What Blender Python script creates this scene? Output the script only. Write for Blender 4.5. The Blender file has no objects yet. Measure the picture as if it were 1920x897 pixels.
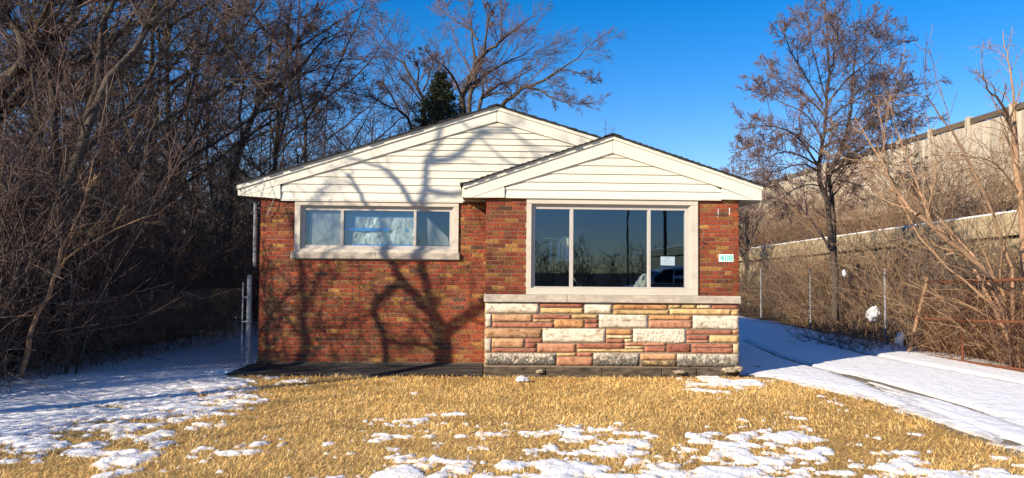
import bpy, bmesh, math, os
import numpy as np
from mathutils import Vector, Matrix

R = math.radians
sc = bpy.context.scene
COL = sc.collection

# ------------------------------------------------------------------ camera, sky, sun, exposure
CAM = np.array([0.0, 0.0, 1.70])
FPX = 1397.0                      # focal length in pixels of the 1920 wide photograph
YAW, PITCH, ROLL = R(2.0), R(2.34), R(0.5)
_f = np.array([math.sin(YAW) * math.cos(PITCH), math.cos(YAW) * math.cos(PITCH), math.sin(PITCH)])
_r0 = np.array([math.cos(YAW), -math.sin(YAW), 0.0])
_u0 = np.cross(_r0, _f)
_r = _r0 * math.cos(ROLL) + _u0 * math.sin(ROLL)
_u = np.cross(_r, _f)
cam_data = bpy.data.cameras.new('camera')
cam_data.sensor_width = 36.0
cam_data.lens = 36.0 * FPX / 1920.0
cam_data.clip_start = 0.05
cam_data.clip_end = 2000.0
cam = bpy.data.objects.new('camera', cam_data)
cam.matrix_world = Matrix(((_r[0], _u[0], -_f[0], CAM[0]), (_r[1], _u[1], -_f[1], CAM[1]),
                           (_r[2], _u[2], -_f[2], CAM[2]), (0, 0, 0, 1)))
COL.objects.link(cam)
sc.camera = cam

SUN_EL = R(25.0)
LH = np.array([0.79, 0.613]); LH /= np.linalg.norm(LH)      # horizontal travel of the light
LIGHT = np.array([LH[0] * math.cos(SUN_EL), LH[1] * math.cos(SUN_EL), -math.sin(SUN_EL)])
world = bpy.data.worlds.new('World')
sc.world = world
world.use_nodes = True
wn = world.node_tree
bg = wn.nodes['Background']
sky = wn.nodes.new('ShaderNodeTexSky')
sky.sky_type = 'NISHITA'
sky.sun_disc = False
sky.sun_elevation = SUN_EL
sky.sun_rotation = math.atan2(-LH[0], -LH[1])
sky.air_density = 1.0
sky.dust_density = 0.0
sky.ozone_density = 2.5
hsv = wn.nodes.new('ShaderNodeHueSaturation')
hsv.inputs['Saturation'].default_value = 1.5
grade = wn.nodes.new('ShaderNodeMix'); grade.data_type = 'RGBA'; grade.blend_type = 'MULTIPLY'
grade.inputs[0].default_value = 1.0; grade.inputs[7].default_value = (1.08, 0.90, 1.06, 1)
wn.links.new(sky.outputs[0], hsv.inputs['Color'])
wn.links.new(hsv.outputs[0], grade.inputs[6]); wn.links.new(grade.outputs[2], bg.inputs['Color'])
bg.inputs['Strength'].default_value = 0.10
sun_d = bpy.data.lights.new('sun', 'SUN')
sun_d.energy = 5.0
sun_d.angle = R(0.53)
sun_d.color = (1.0, 0.87, 0.69)
sun = bpy.data.objects.new('sun', sun_d)
sun.rotation_euler = Vector(LIGHT).to_track_quat('-Z', 'Y').to_euler()
sun.location = (-20, -15, 15)
COL.objects.link(sun)
sc.view_settings.view_transform = 'Standard'
sc.view_settings.look = 'None'
sc.view_settings.exposure = 0.68
sc.view_settings.gamma = 1.0
sc.cycles.max_bounces = 6
sc.cycles.diffuse_bounces = 2
sc.cycles.transparent_max_bounces = 12

# ------------------------------------------------------------------ measuring helpers (photo pixel -> place)
def ray(px, py):
    return _f + _r * ((px - 960.0) / FPX) + _u * ((448.5 - py) / FPX)
def P(px, py, Y):                       # point of the vertical plane y = Y
    d = ray(px, py); return CAM + d * (Y / d[1])
def G(px, py, z=0.0):                   # point of the ground
    d = ray(px, py); return CAM + d * ((z - CAM[2]) / d[2])
def proj(p):
    v = np.asarray(p, float) - CAM
    zc = v @ _f
    return 960 + FPX * (v @ _r) / zc, 448.5 - FPX * (v @ _u) / zc

# ------------------------------------------------------------------ object helpers
def tag(o, label=None, cat=None, group=None, kind=None):
    if label: o['label'] = label
    if cat: o['category'] = cat
    if group: o['group'] = group
    if kind: o['kind'] = kind
    return o
def empty(name, loc=(0, 0, 0), parent=None, rz=0.0):
    o = bpy.data.objects.new(name, None)
    o.empty_display_size = 0.2
    o.location = loc; o.rotation_euler = (0, 0, rz)
    COL.objects.link(o)
    if parent: o.parent = parent
    return o
def link(name, me, parent=None, loc=None):
    o = bpy.data.objects.new(name, me)
    COL.objects.link(o)
    if parent: o.parent = parent
    if loc is not None: o.location = loc
    return o
def np_mesh(name, V, F, mat, tint=None, smooth=False):
    V = np.asarray(V, np.float32).reshape(-1, 3)
    F = np.asarray(F, np.int32)
    me = bpy.data.meshes.new(name)
    k = F.shape[1]
    me.vertices.add(len(V)); me.vertices.foreach_set('co', V.ravel())
    me.loops.add(F.size); me.loops.foreach_set('vertex_index', F.ravel())
    me.polygons.add(len(F))
    me.polygons.foreach_set('loop_start', np.arange(0, F.size, k, dtype=np.int32))
    me.polygons.foreach_set('loop_total', np.full(len(F), k, np.int32))
    if smooth: me.polygons.foreach_set('use_smooth', np.ones(len(F), bool))
    if tint is not None:
        a = me.attributes.new('tint', 'FLOAT_COLOR', 'POINT')
        t = np.ones((len(V), 4), np.float32); t[:, :3] = tint
        a.data.foreach_set('color', t.ravel())
    me.materials.append(mat)
    me.update(calc_edges=True)
    me.validate()
    return me

class MB:
    """collects solid shapes into one mesh; faces of mixed size, one tint per shape"""
    def __init__(s): s.v = []; s.f = []; s.t = []
    def add(s, V, F, tint=(1, 1, 1)):
        o = len(s.v)
        s.v += [tuple(map(float, p)) for p in V]
        s.f += [tuple(i + o for i in f) for f in F]
        s.t += [tint] * len(V)
    def box(s, x0, x1, y0, y1, z0, z1, tint=(1, 1, 1)):
        V = [(x0, y0, z0), (x1, y0, z0), (x1, y1, z0), (x0, y1, z0), (x0, y0, z1), (x1, y0, z1), (x1, y1, z1), (x0, y1, z1)]
        s.add(V, [(0, 3, 2, 1), (4, 5, 6, 7), (0, 1, 5, 4), (1, 2, 6, 5), (2, 3, 7, 6), (3, 0, 4, 7)], tint)
    def prism(s, poly, y0, y1, tint=(1, 1, 1)):      # poly in (x, z), front at y0
        n = len(poly)
        V = [(p[0], y0, p[1]) for p in poly] + [(p[0], y1, p[1]) for p in poly]
        a = sum(poly[i][0] * poly[(i + 1) % n][1] - poly[(i + 1) % n][0] * poly[i][1] for i in range(n))
        F = [tuple(range(n)), tuple(range(2 * n - 1, n - 1, -1))]
        for i in range(n):
            j = (i + 1) % n
            F.append((i, i + n, j + n, j))
        if a < 0: F = [f[::-1] for f in F]
        s.add(V, F, tint)
    def prism_z(s, poly, z0, z1, tint=(1, 1, 1)):    # poly in (x, y)
        n = len(poly)
        V = [(p[0], p[1], z0) for p in poly] + [(p[0], p[1], z1) for p in poly]
        a = sum(poly[i][0] * poly[(i + 1) % n][1] - poly[(i + 1) % n][0] * poly[i][1] for i in range(n))
        F = [tuple(range(n - 1, -1, -1)), tuple(range(n, 2 * n))]
        for i in range(n):
            j = (i + 1) % n
            F.append((i, j, j + n, i + n))
        if a < 0: F = [f[::-1] for f in F]
        s.add(V, F, tint)
    def tube(s, pts, r, n=8, tint=(1, 1, 1), cap=True):
        pts = np.asarray(pts, float)
        r = np.broadcast_to(np.asarray(r, float), (len(pts),))
        V, F = tubes(pts[None], r[None], n)
        F = [tuple(f) for f in F]
        if cap:
            F.append(tuple(range(n))[::-1]); F.append(tuple(range((len(pts) - 1) * n, len(pts) * n)))
        s.add(V, F, tint)
    def build(s, name, mat, parent=None, kind=None, loc=None, smooth=False):
        me = bpy.data.meshes.new(name)
        me.from_pydata(s.v, [], s.f)
        a = me.attributes.new('tint', 'FLOAT_COLOR', 'POINT')
        t = np.ones((len(s.v), 4), np.float32); t[:, :3] = np.array(s.t).reshape(-1, 3)
        a.data.foreach_set('color', t.ravel())
        me.materials.append(mat)
        if smooth: me.polygons.foreach_set('use_smooth', np.ones(len(me.polygons), bool))
        me.update()
        o = link(name, me, parent, loc)
        if kind: o['kind'] = kind
        return o

def bevel(o, w, seg=1):
    m = o.modifiers.new('edge', 'BEVEL'); m.width = w; m.segments = seg; m.limit_method = 'ANGLE'; m.angle_limit = R(40)
    return o

# ------------------------------------------------------------------ branch tubes, vectorised
def norm(a): return a / np.maximum(np.linalg.norm(a, axis=-1, keepdims=True), 1e-9)
def tubes(Pt, Rd, S):
    B, N, _ = Pt.shape
    T = norm(np.gradient(Pt, axis=1)) if N > 2 else np.repeat(norm(Pt[:, 1:] - Pt[:, :1]), 2, axis=1)
    ref = np.where(np.abs(T[:, :1, 2:3]) > 0.85, np.array([1.0, 0, 0]), np.array([0, 0, 1.0]))
    U = norm(np.cross(T, np.broadcast_to(ref, T.shape)))
    W = np.cross(T, U)
    a = np.arange(S) * 2 * np.pi / S
    V = Pt[:, :, None] + Rd[:, :, None, None] * (U[:, :, None] * np.cos(a)[:, None] + W[:, :, None] * np.sin(a)[:, None])
    idx = np.arange(B * N * S).reshape(B, N, S)
    A = idx[:, :-1]; C = idx[:, 1:]
    F = np.stack([A, np.roll(A, -1, 2), np.roll(C, -1, 2), C], -1).reshape(-1, 4)
    return V.reshape(-1, 3), F
def integrate(rg, start, d, L, N, wig, trop):
    B = len(start)
    pts = np.zeros((B, N, 3)); pts[:, 0] = start
    d = norm(d); step = (L / (N - 1))[:, None]
    up = np.array([0, 0, 1.0])
    for i in range(1, N):
        pts[:, i] = pts[:, i - 1] + d * step
        d = norm(d + rg.normal(0, wig, (B, 3)) + up * trop)
    return pts
def lerp_at(A, t):
    B, N = A.shape[:2]
    x = t * (N - 1); i = np.minimum(x.astype(int), N - 2); fr = x - i
    b = np.arange(B)
    fr = fr.reshape((-1,) + (1,) * (A.ndim - 2))
    return A[b, i] * (1 - fr) + A[b, i + 1] * fr
def spawn(rg, Pt, Rd, k, t0, t1, ang, ratio, N, wig, trop, rr, rend, lmin=0.0, lmax=99.0, flat=0.0):
    B, n, _ = Pt.shape
    seg = np.linalg.norm(np.diff(Pt, axis=1), axis=2).sum(1)
    par = np.repeat(np.arange(B), k)
    t = rg.uniform(t0, t1, B * k)
    PP, RR = Pt[par], Rd[par]
    pos = lerp_at(PP, t); rp = lerp_at(RR[:, :, None], t)[:, 0]
    T = norm(lerp_at(PP, np.minimum(t + 0.12, 1.0)) - lerp_at(PP, np.maximum(t - 0.12, 0.0)))
    q = rg.normal(0, 1, (B * k, 3)); q[:, 1] *= (1 - flat)
    q = norm(q - T * (q * T).sum(1, keepdims=True))
    a = rg.uniform(ang[0], ang[1], B * k)[:, None]
    d = T * np.cos(a) + q * np.sin(a)
    L = np.clip(seg[par] * rg.uniform(ratio[0], ratio[1], B * k) * (1.15 - 0.6 * t), lmin, lmax)
    pts = integrate(rg, pos, d, L, N, wig, trop)
    r0 = np.maximum(rp * rr, rend)
    rad = r0[:, None] * (1 - np.linspace(0, 1, N)[None]) + rend * np.linspace(0, 1, N)[None]
    return pts, rad
def spikes(Pt, Rd):
    """fine twig tips: three sided tapering points"""
    B = len(Pt); a0, a1 = Pt[:, 0], Pt[:, -1]; T = norm(a1 - a0)
    ref = np.where(np.abs(T[:, 2:3]) > 0.85, np.array([1.0, 0, 0]), np.array([0, 0, 1.0]))
    U = norm(np.cross(T, ref)); W = np.cross(T, U); r = Rd[:, :1]
    V = np.stack([a0 + U * r, a0 - U * r * .5 + W * r * .866, a0 - U * r * .5 - W * r * .866, a1], 1)
    o = (np.arange(B) * 4)[:, None]
    return V.reshape(-1, 3), np.stack([o + [0, 1, 3], o + [1, 2, 3], o + [2, 0, 3]], 1).reshape(-1, 3)
def branch_mesh(p, r, S): return spikes(p, r) if S == 1 else tubes(p, r, S)
def join(parts):
    Vs, Fs, o = [], [], 0
    tri = any(F.shape[1] == 3 for _, F in parts)
    for V, F in parts:
        if tri and F.shape[1] == 4: F = np.concatenate([F[:, [0, 1, 2]], F[:, [0, 2, 3]]])
        Vs.append(V); Fs.append(F + o); o += len(V)
    return np.concatenate(Vs), np.concatenate(Fs)
def smooth_line(pts, n):
    pts = np.asarray(pts, float)
    q = np.vstack([2 * pts[0] - pts[1], pts, 2 * pts[-1] - pts[-2]])
    m = len(pts) - 1
    out = []
    for t in np.linspace(0, m, n):
        i = min(int(t), m - 1); u = t - i
        p0, p1, p2, p3 = q[i], q[i + 1], q[i + 2], q[i + 3]
        out.append(0.5 * ((2 * p1) + (-p0 + p2) * u + (2 * p0 - 5 * p1 + 4 * p2 - p3) * u * u + (-p0 + 3 * p1 - 3 * p2 + p3) * u ** 3))
    return np.array(out)

# ------------------------------------------------------------------ noise for ground and snow
def vnoise(x, y, seed):
    xi = np.floor(x).astype(np.int64); yi = np.floor(y).astype(np.int64)
    fx = x - xi; fy = y - yi
    fx = fx * fx * (3 - 2 * fx); fy = fy * fy * (3 - 2 * fy)
    def h(a, b):
        n = (a * 374761393 + b * 668265263 + seed * 1274126177) & 0xFFFFFFFF
        n = ((n ^ (n >> 13)) * 1274126177) & 0xFFFFFFFF
        return ((n ^ (n >> 16)) & 0xFFFF) / 65535.0
    return (h(xi, yi) * (1 - fx) + h(xi + 1, yi) * fx) * (1 - fy) + (h(xi, yi + 1) * (1 - fx) + h(xi + 1, yi + 1) * fx) * fy
def fbm(x, y, seed, oct=4):
    s = 0; a = 0.5
    for i in range(oct):
        s = s + a * (vnoise(x, y, seed + i * 17) - 0.5) * 2
        x = x * 2.03 + 5.1; y = y * 2.03 - 3.7; a *= 0.5
    return s

# ------------------------------------------------------------------ materials
class Mat:
    def __init__(s, name):
        s.m = bpy.data.materials.new(name); s.m.use_nodes = True
        s.nt = s.m.node_tree; s.b = s.nt.nodes['Principled BSDF']
        s.b.inputs['Roughness'].default_value = 0.8
        s.b.inputs['Specular IOR Level'].default_value = 0.25
    def n(s, typ, **kw):
        nd = s.nt.nodes.new(typ)
        for k, v in kw.items():
            if k in nd.inputs: 
                if hasattr(v, 'links') or isinstance(v, bpy.types.NodeSocket): s.nt.links.new(v, nd.inputs[k])
                else: nd.inputs[k].default_value = v
            else: setattr(nd, k, v)
        return nd
    def l(s, a, b): s.nt.links.new(a, b)
    def pos(s): 
        if not hasattr(s, '_p'): s._p = s.n('ShaderNodeNewGeometry').outputs['Position']
        return s._p
    def map(s, scale):
        return s.n('ShaderNodeMapping', Vector=s.pos(), Scale=scale).outputs[0]
    def noise(s, scale, vec=None, detail=4.0, rough=0.6):
        return s.n('ShaderNodeTexNoise', Vector=vec if vec is not None else s.pos(), Scale=scale, Detail=detail, Roughness=rough).outputs['Fac']
    def ramp(s, fac, stops):
        nd = s.n('ShaderNodeValToRGB', Fac=fac)
        e = nd.color_ramp.elements
        while len(e) < len(stops): e.new(0.5)
        for el, (p, c) in zip(e, stops):
            el.position = p; el.color = (*c, 1) if len(c) == 3 else c
        return nd.outputs['Color']
    def mix(s, a, b, fac, mode='MIX'):
        nd = s.n('ShaderNodeMix', data_type='RGBA', blend_type=mode)
        for sock, v in ((nd.inputs[0], fac), (nd.inputs[6], a), (nd.inputs[7], b)):
            if isinstance(v, bpy.types.NodeSocket): s.l(v, sock)
            elif isinstance(v, tuple): sock.default_value = (*v, 1)
            else: sock.default_value = v
        return nd.outputs[2]
    def attr(s): return s.n('ShaderNodeAttribute', attribute_name='tint').outputs['Color']
    def color(s, c):
        if isinstance(c, tuple): s.b.inputs['Base Color'].default_value = (*c, 1)
        else: s.l(c, s.b.inputs['Base Color'])
        return s
    def bump(s, h, dist, strength=1.0):
        nd = s.n('ShaderNodeBump', Height=h, Distance=dist, Strength=strength)
        s.l(nd.outputs[0], s.b.inputs['Normal']); return s
    def rough(s, v): s.b.inputs['Roughness'].default_value = v; return s

def simple(name, c0, c1, scale, bumpd=0.0, rough=0.85, stretch=(1, 1, 1), lo=0.3, hi=0.7):
    m = Mat(name)
    f = m.noise(scale, m.map(stretch), 6.0, 0.65)
    m.color(m.ramp(f, [(lo, c0), (hi, c1)])).rough(rough)
    if bumpd: m.bump(f, bumpd)
    return m.m
def tinted(name, scale, amp=0.5, bumpd=0.0, rough=0.85, stretch=(1, 1, 1)):
    m = Mat(name)
    f = m.noise(scale, m.map(stretch), 6.0, 0.7)
    v = m.ramp(f, [(0.25, (1 - amp,) * 3), (0.75, (1 + amp,) * 3)])
    m.color(m.mix(m.attr(), v, 1.0, 'MULTIPLY')).rough(rough)
    if bumpd: m.bump(f, bumpd)
    return m.m

def brick_mat():
    m = Mat('brick_face')
    sp = m.noise(75.0, m.map((0.55, 1, 1.0)), 5.0, 0.75)
    pit = m.n('ShaderNodeTexVoronoi', Vector=m.map((0.6, 1, 1)), Scale=95.0).outputs['Distance']
    blotch = m.noise(11.0, None, 3.0, 0.6)
    big = m.noise(0.9, None, 3.0, 0.5)
    c = m.mix(m.attr(), (0.30, 0.16, 0.045), m.ramp(blotch, [(0.52, (0, 0, 0)), (0.72, (0.45,) * 3)]))
    c = m.mix(c, m.ramp(sp, [(0.36, (0.22,) * 3), (0.50, (0.95,) * 3), (0.66, (1.75,) * 3)]), 1.0, 'MULTIPLY')
    c = m.mix(c, m.ramp(pit, [(0.05, (0.45,) * 3), (0.35, (1,) * 3)]), 0.8, 'MULTIPLY')
    c = m.mix(c, m.ramp(big, [(0.35, (0.72,) * 3), (0.65, (1.1,) * 3)]), 1.0, 'MULTIPLY')
    m.color(c).rough(0.8)
    m.bump(sp, 0.006)
    return m.m
def stone_mat(name, pits, stain):
    m = Mat(name)
    st = m.noise(5.0, m.map((0.6, 1, 3.0)), 5.0, 0.6)
    fine = m.noise(28.0 if pits else 17.0, None, 6.0, 0.65)
    c = m.mix(m.attr(), m.ramp(st, [(0.30, (0.55, 0.43, 0.35)), (0.46, (0.95,) * 3), (0.58, (1,) * 3), (0.75, (1.15, 1.12, 1.05))]), 1.0, 'MULTIPLY')
    c = m.mix(c, m.ramp(fine, [(0.34, (0.45, 0.41, 0.37)), (0.45, (0.92,) * 3), (0.55, (1,) * 3), (0.68, (1.14,) * 3)]), 1.0, 'MULTIPLY')
    if stain:
        z = m.n('ShaderNodeSeparateXYZ', Vector=m.pos()).outputs[2]
        zz = m.n('ShaderNodeMapRange', Value=z); zz.inputs[1].default_value = 0.08; zz.inputs[2].default_value = 0.42
        zz.inputs[3].default_value = 0.40; zz.inputs[4].default_value = -0.02
        blot = m.noise(16.0, None, 6.0, 0.7)
        s = m.n('ShaderNodeMath', operation='ADD'); m.l(blot, s.inputs[0]); m.l(zz.outputs[0], s.inputs[1])
        c = m.mix(c, (0.035, 0.032, 0.025), m.ramp(s.outputs[0], [(0.55, (0, 0, 0)), (0.72, (0.80,) * 3)]))
    m.color(c).rough(0.88)
    vor = m.n('ShaderNodeTexVoronoi', Scale=26.0 if pits else 9.0, Vector=m.pos()).outputs['Distance']
    h = m.n('ShaderNodeMath', operation='ADD'); m.l(vor, h.inputs[0]); m.l(fine, h.inputs[1])
    m.bump(h.outputs[0], 0.013 if pits else 0.008)
    return m.m
def paint_mat(name, c, dirt, amount=0.25, rough=0.55):
    m = Mat(name)
    f = m.noise(3.0, m.map((0.7, 1, 1.6)), 6.0, 0.65)
    g = m.noise(26.0, None, 3.0, 0.6)
    k = m.mix(c, dirt, m.ramp(f, [(0.5, (0, 0, 0)), (0.78, (amount,) * 3)]))
    k = m.mix(k, m.ramp(g, [(0.3, (0.95,) * 3), (0.7, (1.02,) * 3)]), 1.0, 'MULTIPLY')
    if name == 'cream_siding': k = m.mix(k, m.attr(), 1.0, 'MULTIPLY')
    m.color(k).rough(rough)
    m.b.inputs['Specular IOR Level'].default_value = 0.4
    m.bump(f, 0.004, 0.6)
    return m.m
def glass_mat():
    m = Mat('window_glass')
    nt = m.nt
    nt.nodes.remove(m.b)
    tr = m.n('ShaderNodeBsdfTransparent', Color=(0.76, 0.84, 0.88, 1))
    gl = m.n('ShaderNodeBsdfGlossy', Color=(0.40, 0.68, 1.0, 1), Roughness=0.012)
    w = m.noise(1.7, None, 2.0, 0.5)
    bp = m.n('ShaderNodeBump', Height=w, Distance=0.0006, Strength=1.0)
    m.l(bp.outputs[0], gl.inputs['Normal'])
    geo = m.n('ShaderNodeNewGeometry')
    ior = m.n('ShaderNodeMapRange', Value=geo.outputs['Backfacing']); ior.inputs[3].default_value = 2.2; ior.inputs[4].default_value = 1 / 2.2
    fr = m.n('ShaderNodeFresnel', IOR=ior.outputs[0])
    mx = m.n('ShaderNodeMixShader', Fac=fr.outputs[0])
    m.l(tr.outputs[0], mx.inputs[1]); m.l(gl.outputs[0], mx.inputs[2])
    m.l(mx.outputs[0], nt.nodes['Material Output'].inputs['Surface'])
    return m.m
def sheet_mat(name, c, trans, rough=0.5):
    m = Mat(name)
    f = m.noise(7.0, m.map((1, 1, 0.6)), 6.0, 0.7)
    m.color(m.mix(c, tuple(x * 0.6 for x in c), m.ramp(f, [(0.4, (0, 0, 0)), (0.7, (0.7,) * 3)]))).rough(rough)
    m.bump(f, 0.01)
    t = m.n('ShaderNodeBsdfTranslucent', Color=(*c, 1))
    mx = m.n('ShaderNodeMixShader', Fac=trans)
    m.l(m.b.outputs[0], mx.inputs[1]); m.l(t.outputs[0], mx.inputs[2])
    m.l(mx.outputs[0], m.nt.nodes['Material Output'].inputs['Surface'])
    return m.m
def snow_mat():
    m = Mat('snow_cover')
    a = m.noise(9.0, None, 6.0, 0.6); b = m.noise(120.0, None, 3.0, 0.7)
    m.color(m.mix(m.ramp(a, [(0.3, (0.84, 0.845, 0.855)), (0.6, (0.91, 0.91, 0.915))]), m.attr(), 1.0, 'MULTIPLY')).rough(0.55)
    s = m.n('ShaderNodeMath', operation='MULTIPLY_ADD'); m.l(b, s.inputs[0]); s.inputs[1].default_value = 0.12; m.l(a, s.inputs[2])
    m.bump(s.outputs[0], 0.035, 0.8)
    return m.m
def bark(name, c0, c1):
    m = Mat(name)
    f = m.noise(9.0, m.map((3, 3, 0.7)), 6.0, 0.7)
    m.color(m.ramp(f, [(0.3, c0), (0.7, c1)])).rough(0.9)
    m.bump(f, 0.012)
    m.b.inputs['Specular IOR Level'].default_value = 0.15
    return m.m

M = {}
M['brick'] = brick_mat()
M['mortar'] = simple('mortar', (0.15, 0.105, 0.07), (0.34, 0.25, 0.17), 30, 0.003)
M['stone'] = stone_mat('split_stone', False, False)
M['stone_pit'] = stone_mat('pitted_stone', True, False)
M['stone_stain'] = stone_mat('stained_stone', True, True)
M['siding'] = paint_mat('cream_siding', (0.76, 0.715, 0.59), (0.52, 0.44, 0.32), 0.22)
M['trim'] = paint_mat('cream_trim', (0.76, 0.715, 0.585), (0.5, 0.42, 0.3), 0.25)
M['frame'] = paint_mat('window_paint', (0.60, 0.535, 0.43), (0.30, 0.24, 0.18), 0.4)
M['vinyl'] = paint_mat('window_vinyl', (0.50, 0.46, 0.41), (0.35, 0.30, 0.25), 0.3)
M['sill'] = simple('limestone_sill', (0.30, 0.255, 0.20), (0.60, 0.52, 0.42), 7, 0.006, stretch=(0.8, 1, 1.6))
M['soffit'] = simple('soffit_board', (0.18, 0.14, 0.10), (0.30, 0.24, 0.18), 5)
M['shingle'] = tinted('roof_shingle', 60, 0.5, 0.004, 0.95)
M['concrete'] = simple('old_concrete', (0.02, 0.016, 0.012), (0.16, 0.12, 0.08), 11, 0.01, stretch=(0.5, 1, 2))
M['apron'] = simple('dark_apron', (0.012, 0.012, 0.013), (0.16, 0.14, 0.12), 7, 0.02, stretch=(0.10, 2.5, 2), lo=0.45, hi=0.75)
M['glass'] = glass_mat()
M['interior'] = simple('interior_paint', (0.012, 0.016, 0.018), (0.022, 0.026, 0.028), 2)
M['blind'] = sheet_mat('translucent_pane', (0.85, 0.87, 0.9), 0.8)
M['paper'] = sheet_mat('grey_film', (0.36, 0.345, 0.32), 0.1, 0.6)
M['plastic'] = sheet_mat('plastic_film', (0.56, 0.58, 0.50), 0.1, 0.25)
M['tape'] = simple('blue_tape', (0.02, 0.20, 0.55), (0.03, 0.27, 0.68), 30)
M['bluefilm'] = sheet_mat('blue_film', (0.17, 0.33, 0.50), 0.1, 0.2)
M['cloth'] = sheet_mat('pale_cloth', (0.62, 0.58, 0.42), 0.2, 0.8)
M['white'] = simple('white_paper', (0.78, 0.78, 0.78), (0.86, 0.86, 0.86), 12)
M['plaque'] = simple('plaque_white', (0.72, 0.74, 0.70), (0.84, 0.85, 0.80), 20, rough=0.4)
M['teal'] = simple('numeral_teal', (0.12, 0.55, 0.42), (0.16, 0.62, 0.48), 20, rough=0.4)
M['snow'] = snow_mat()
M['grass'] = tinted('straw_blade', 25, 0.25, 0.0, 0.75)
M['thatch'] = simple('straw_thatch', (0.18, 0.11, 0.035), (0.55, 0.36, 0.13), 38, 0.02)
M['litter'] = simple('leaf_litter', (0.03, 0.02, 0.013), (0.14, 0.09, 0.05), 6, 0.03)
M['gravel'] = simple('gravel_drive', (0.10, 0.08, 0.06), (0.36, 0.29, 0.20), 40, 0.012)
M['asphalt'] = simple('asphalt', (0.035, 0.035, 0.036), (0.07, 0.068, 0.065), 40, 0.005)
M['bark_dark'] = bark('dark_bark', (0.03, 0.023, 0.018), (0.14, 0.108, 0.085))
M['bark_grey'] = bark('grey_bark', (0.05, 0.041, 0.034), (0.23, 0.185, 0.145))
M['twig_dark'] = bark('brown_twig', (0.045, 0.033, 0.027), (0.25, 0.185, 0.145))
M['twig_red'] = bark('reddish_twig', (0.08, 0.05, 0.04), (0.26, 0.175, 0.145))
M['bark_tan'] = bark('tan_bark', (0.22, 0.125, 0.07), (0.47, 0.30, 0.18))
M['twig_tan'] = bark('tan_twig', (0.13, 0.08, 0.045), (0.46, 0.30, 0.18))
M['needle'] = tinted('conifer_needle', 30, 0.5, 0.0, 0.7)
M['barrier'] = tinted('weathered_plank', 5, 0.35, 0.01, 0.9, (6, 6, 0.4))
M['ramp'] = simple('ramp_concrete', (0.27, 0.215, 0.13), (0.50, 0.41, 0.26), 3, 0.01)
M['steel'] = simple('galvanised_steel', (0.17, 0.18, 0.195), (0.34, 0.355, 0.38), 20, rough=0.5)
M['rust'] = simple('rusty_steel', (0.075, 0.028, 0.014), (0.24, 0.09, 0.04), 25, 0.003)
M['bag'] = sheet_mat('white_plastic_bag', (0.82, 0.82, 0.84), 0.25, 0.35)
M['foil'] = simple('silver_wrapper', (0.35, 0.38, 0.42), (0.75, 0.77, 0.8), 40, 0.005, 0.3)
M['rubble'] = simple('broken_concrete', (0.20, 0.16, 0.10), (0.48, 0.40, 0.27), 14, 0.015)
M['bird'] = simple('bird_feather', (0.008, 0.008, 0.009), (0.02, 0.019, 0.02), 30, rough=0.5)
M['car_paint'] = simple('white_car_paint', (0.72, 0.73, 0.74), (0.78, 0.79, 0.8), 2, rough=0.25)
M['black'] = simple('black_rubber', (0.012, 0.012, 0.013), (0.02, 0.02, 0.02), 20, rough=0.6)
M['darkglass'] = simple('dark_car_glass', (0.01, 0.014, 0.018), (0.014, 0.018, 0.022), 2, rough=0.05)
M['chrome'] = simple('wheel_silver', (0.45, 0.46, 0.47), (0.55, 0.56, 0.57), 10, rough=0.3)
M['pole'] = simple('weathered_pole', (0.05, 0.04, 0.03), (0.12, 0.09, 0.07), 12)

# ================================================================== THE HOUSE
YB, YM = 12.0, 12.62            # brick face of the bay, brick face of the main wall
YBACK = 21.5
def rect(Y, x0, y0, x1, y1):
    a, b, c, d = P(x0, y0, Y), P(x1, y0, Y), P(x0, y1, Y), P(x1, y1, Y)
    return (a[0] + c[0]) / 2, (b[0] + d[0]) / 2, (c[2] + d[2]) / 2, (a[2] + b[2]) / 2   # X0 X1 Z0 Z1
rgb = np.random.default_rng(11)

house = tag(empty('brick_house', (0, YB, 0)),
            'single storey red brick house with cream gables and a stone fronted bay', 'house')
def part(o):                     # world-built mesh becomes a child of the house
    o.parent = house
    o.matrix_parent_inverse = Matrix.Translation((0, -YB, 0))
    return o
def sub(o, parent):
    o.parent = parent
    o.matrix_parent_inverse = Matrix.Translation((0, -YB, 0)) if parent is house else Matrix.Identity(4)
    return o

XL = rect(YM, 486, 380, 911, 680)[0]
XB0, XB1, ZB0, _ = rect(YB, 910.5, 376, 1385.5, 689)          # bay brick
XR = XB1
ZBASE = rect(YM, 486, 372, 905, 679)[2]                       # bottom of bricks on the main wall
ZEAVE = rect(YB, 911, 373, 1385, 400)[3] + 0.05               # top of brickwork
# openings
wl = rect(YM, 553, 378, 860, 474); wls = rect(YM - 0.03, 545, 473.5, 862, 486)
wr = rect(YB, 987, 376, 1308, 554)
cop = rect(YB - 0.07, 907, 554, 1389, 568)
stz = rect(YB - 0.04, 909.5, 569, 1387, 689)

# ---- solid walls (mortar face a little behind the bricks)
REC = 0.007
w = MB()
y0, y1 = YM + REC, YM + 0.24
w.box(XL + REC, wl[0], y0, y1, 0.0, ZEAVE + 0.1)
w.box(wl[1], XR - REC, y0, y1, 0.0, ZEAVE + 0.1)   # trimmed visually by the bay in front
w.box(wl[0], wl[1], y0, y1, 0.0, wl[2])
w.box(wl[0], wl[1], y0, y1, wl[3], ZEAVE + 0.1)
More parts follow.
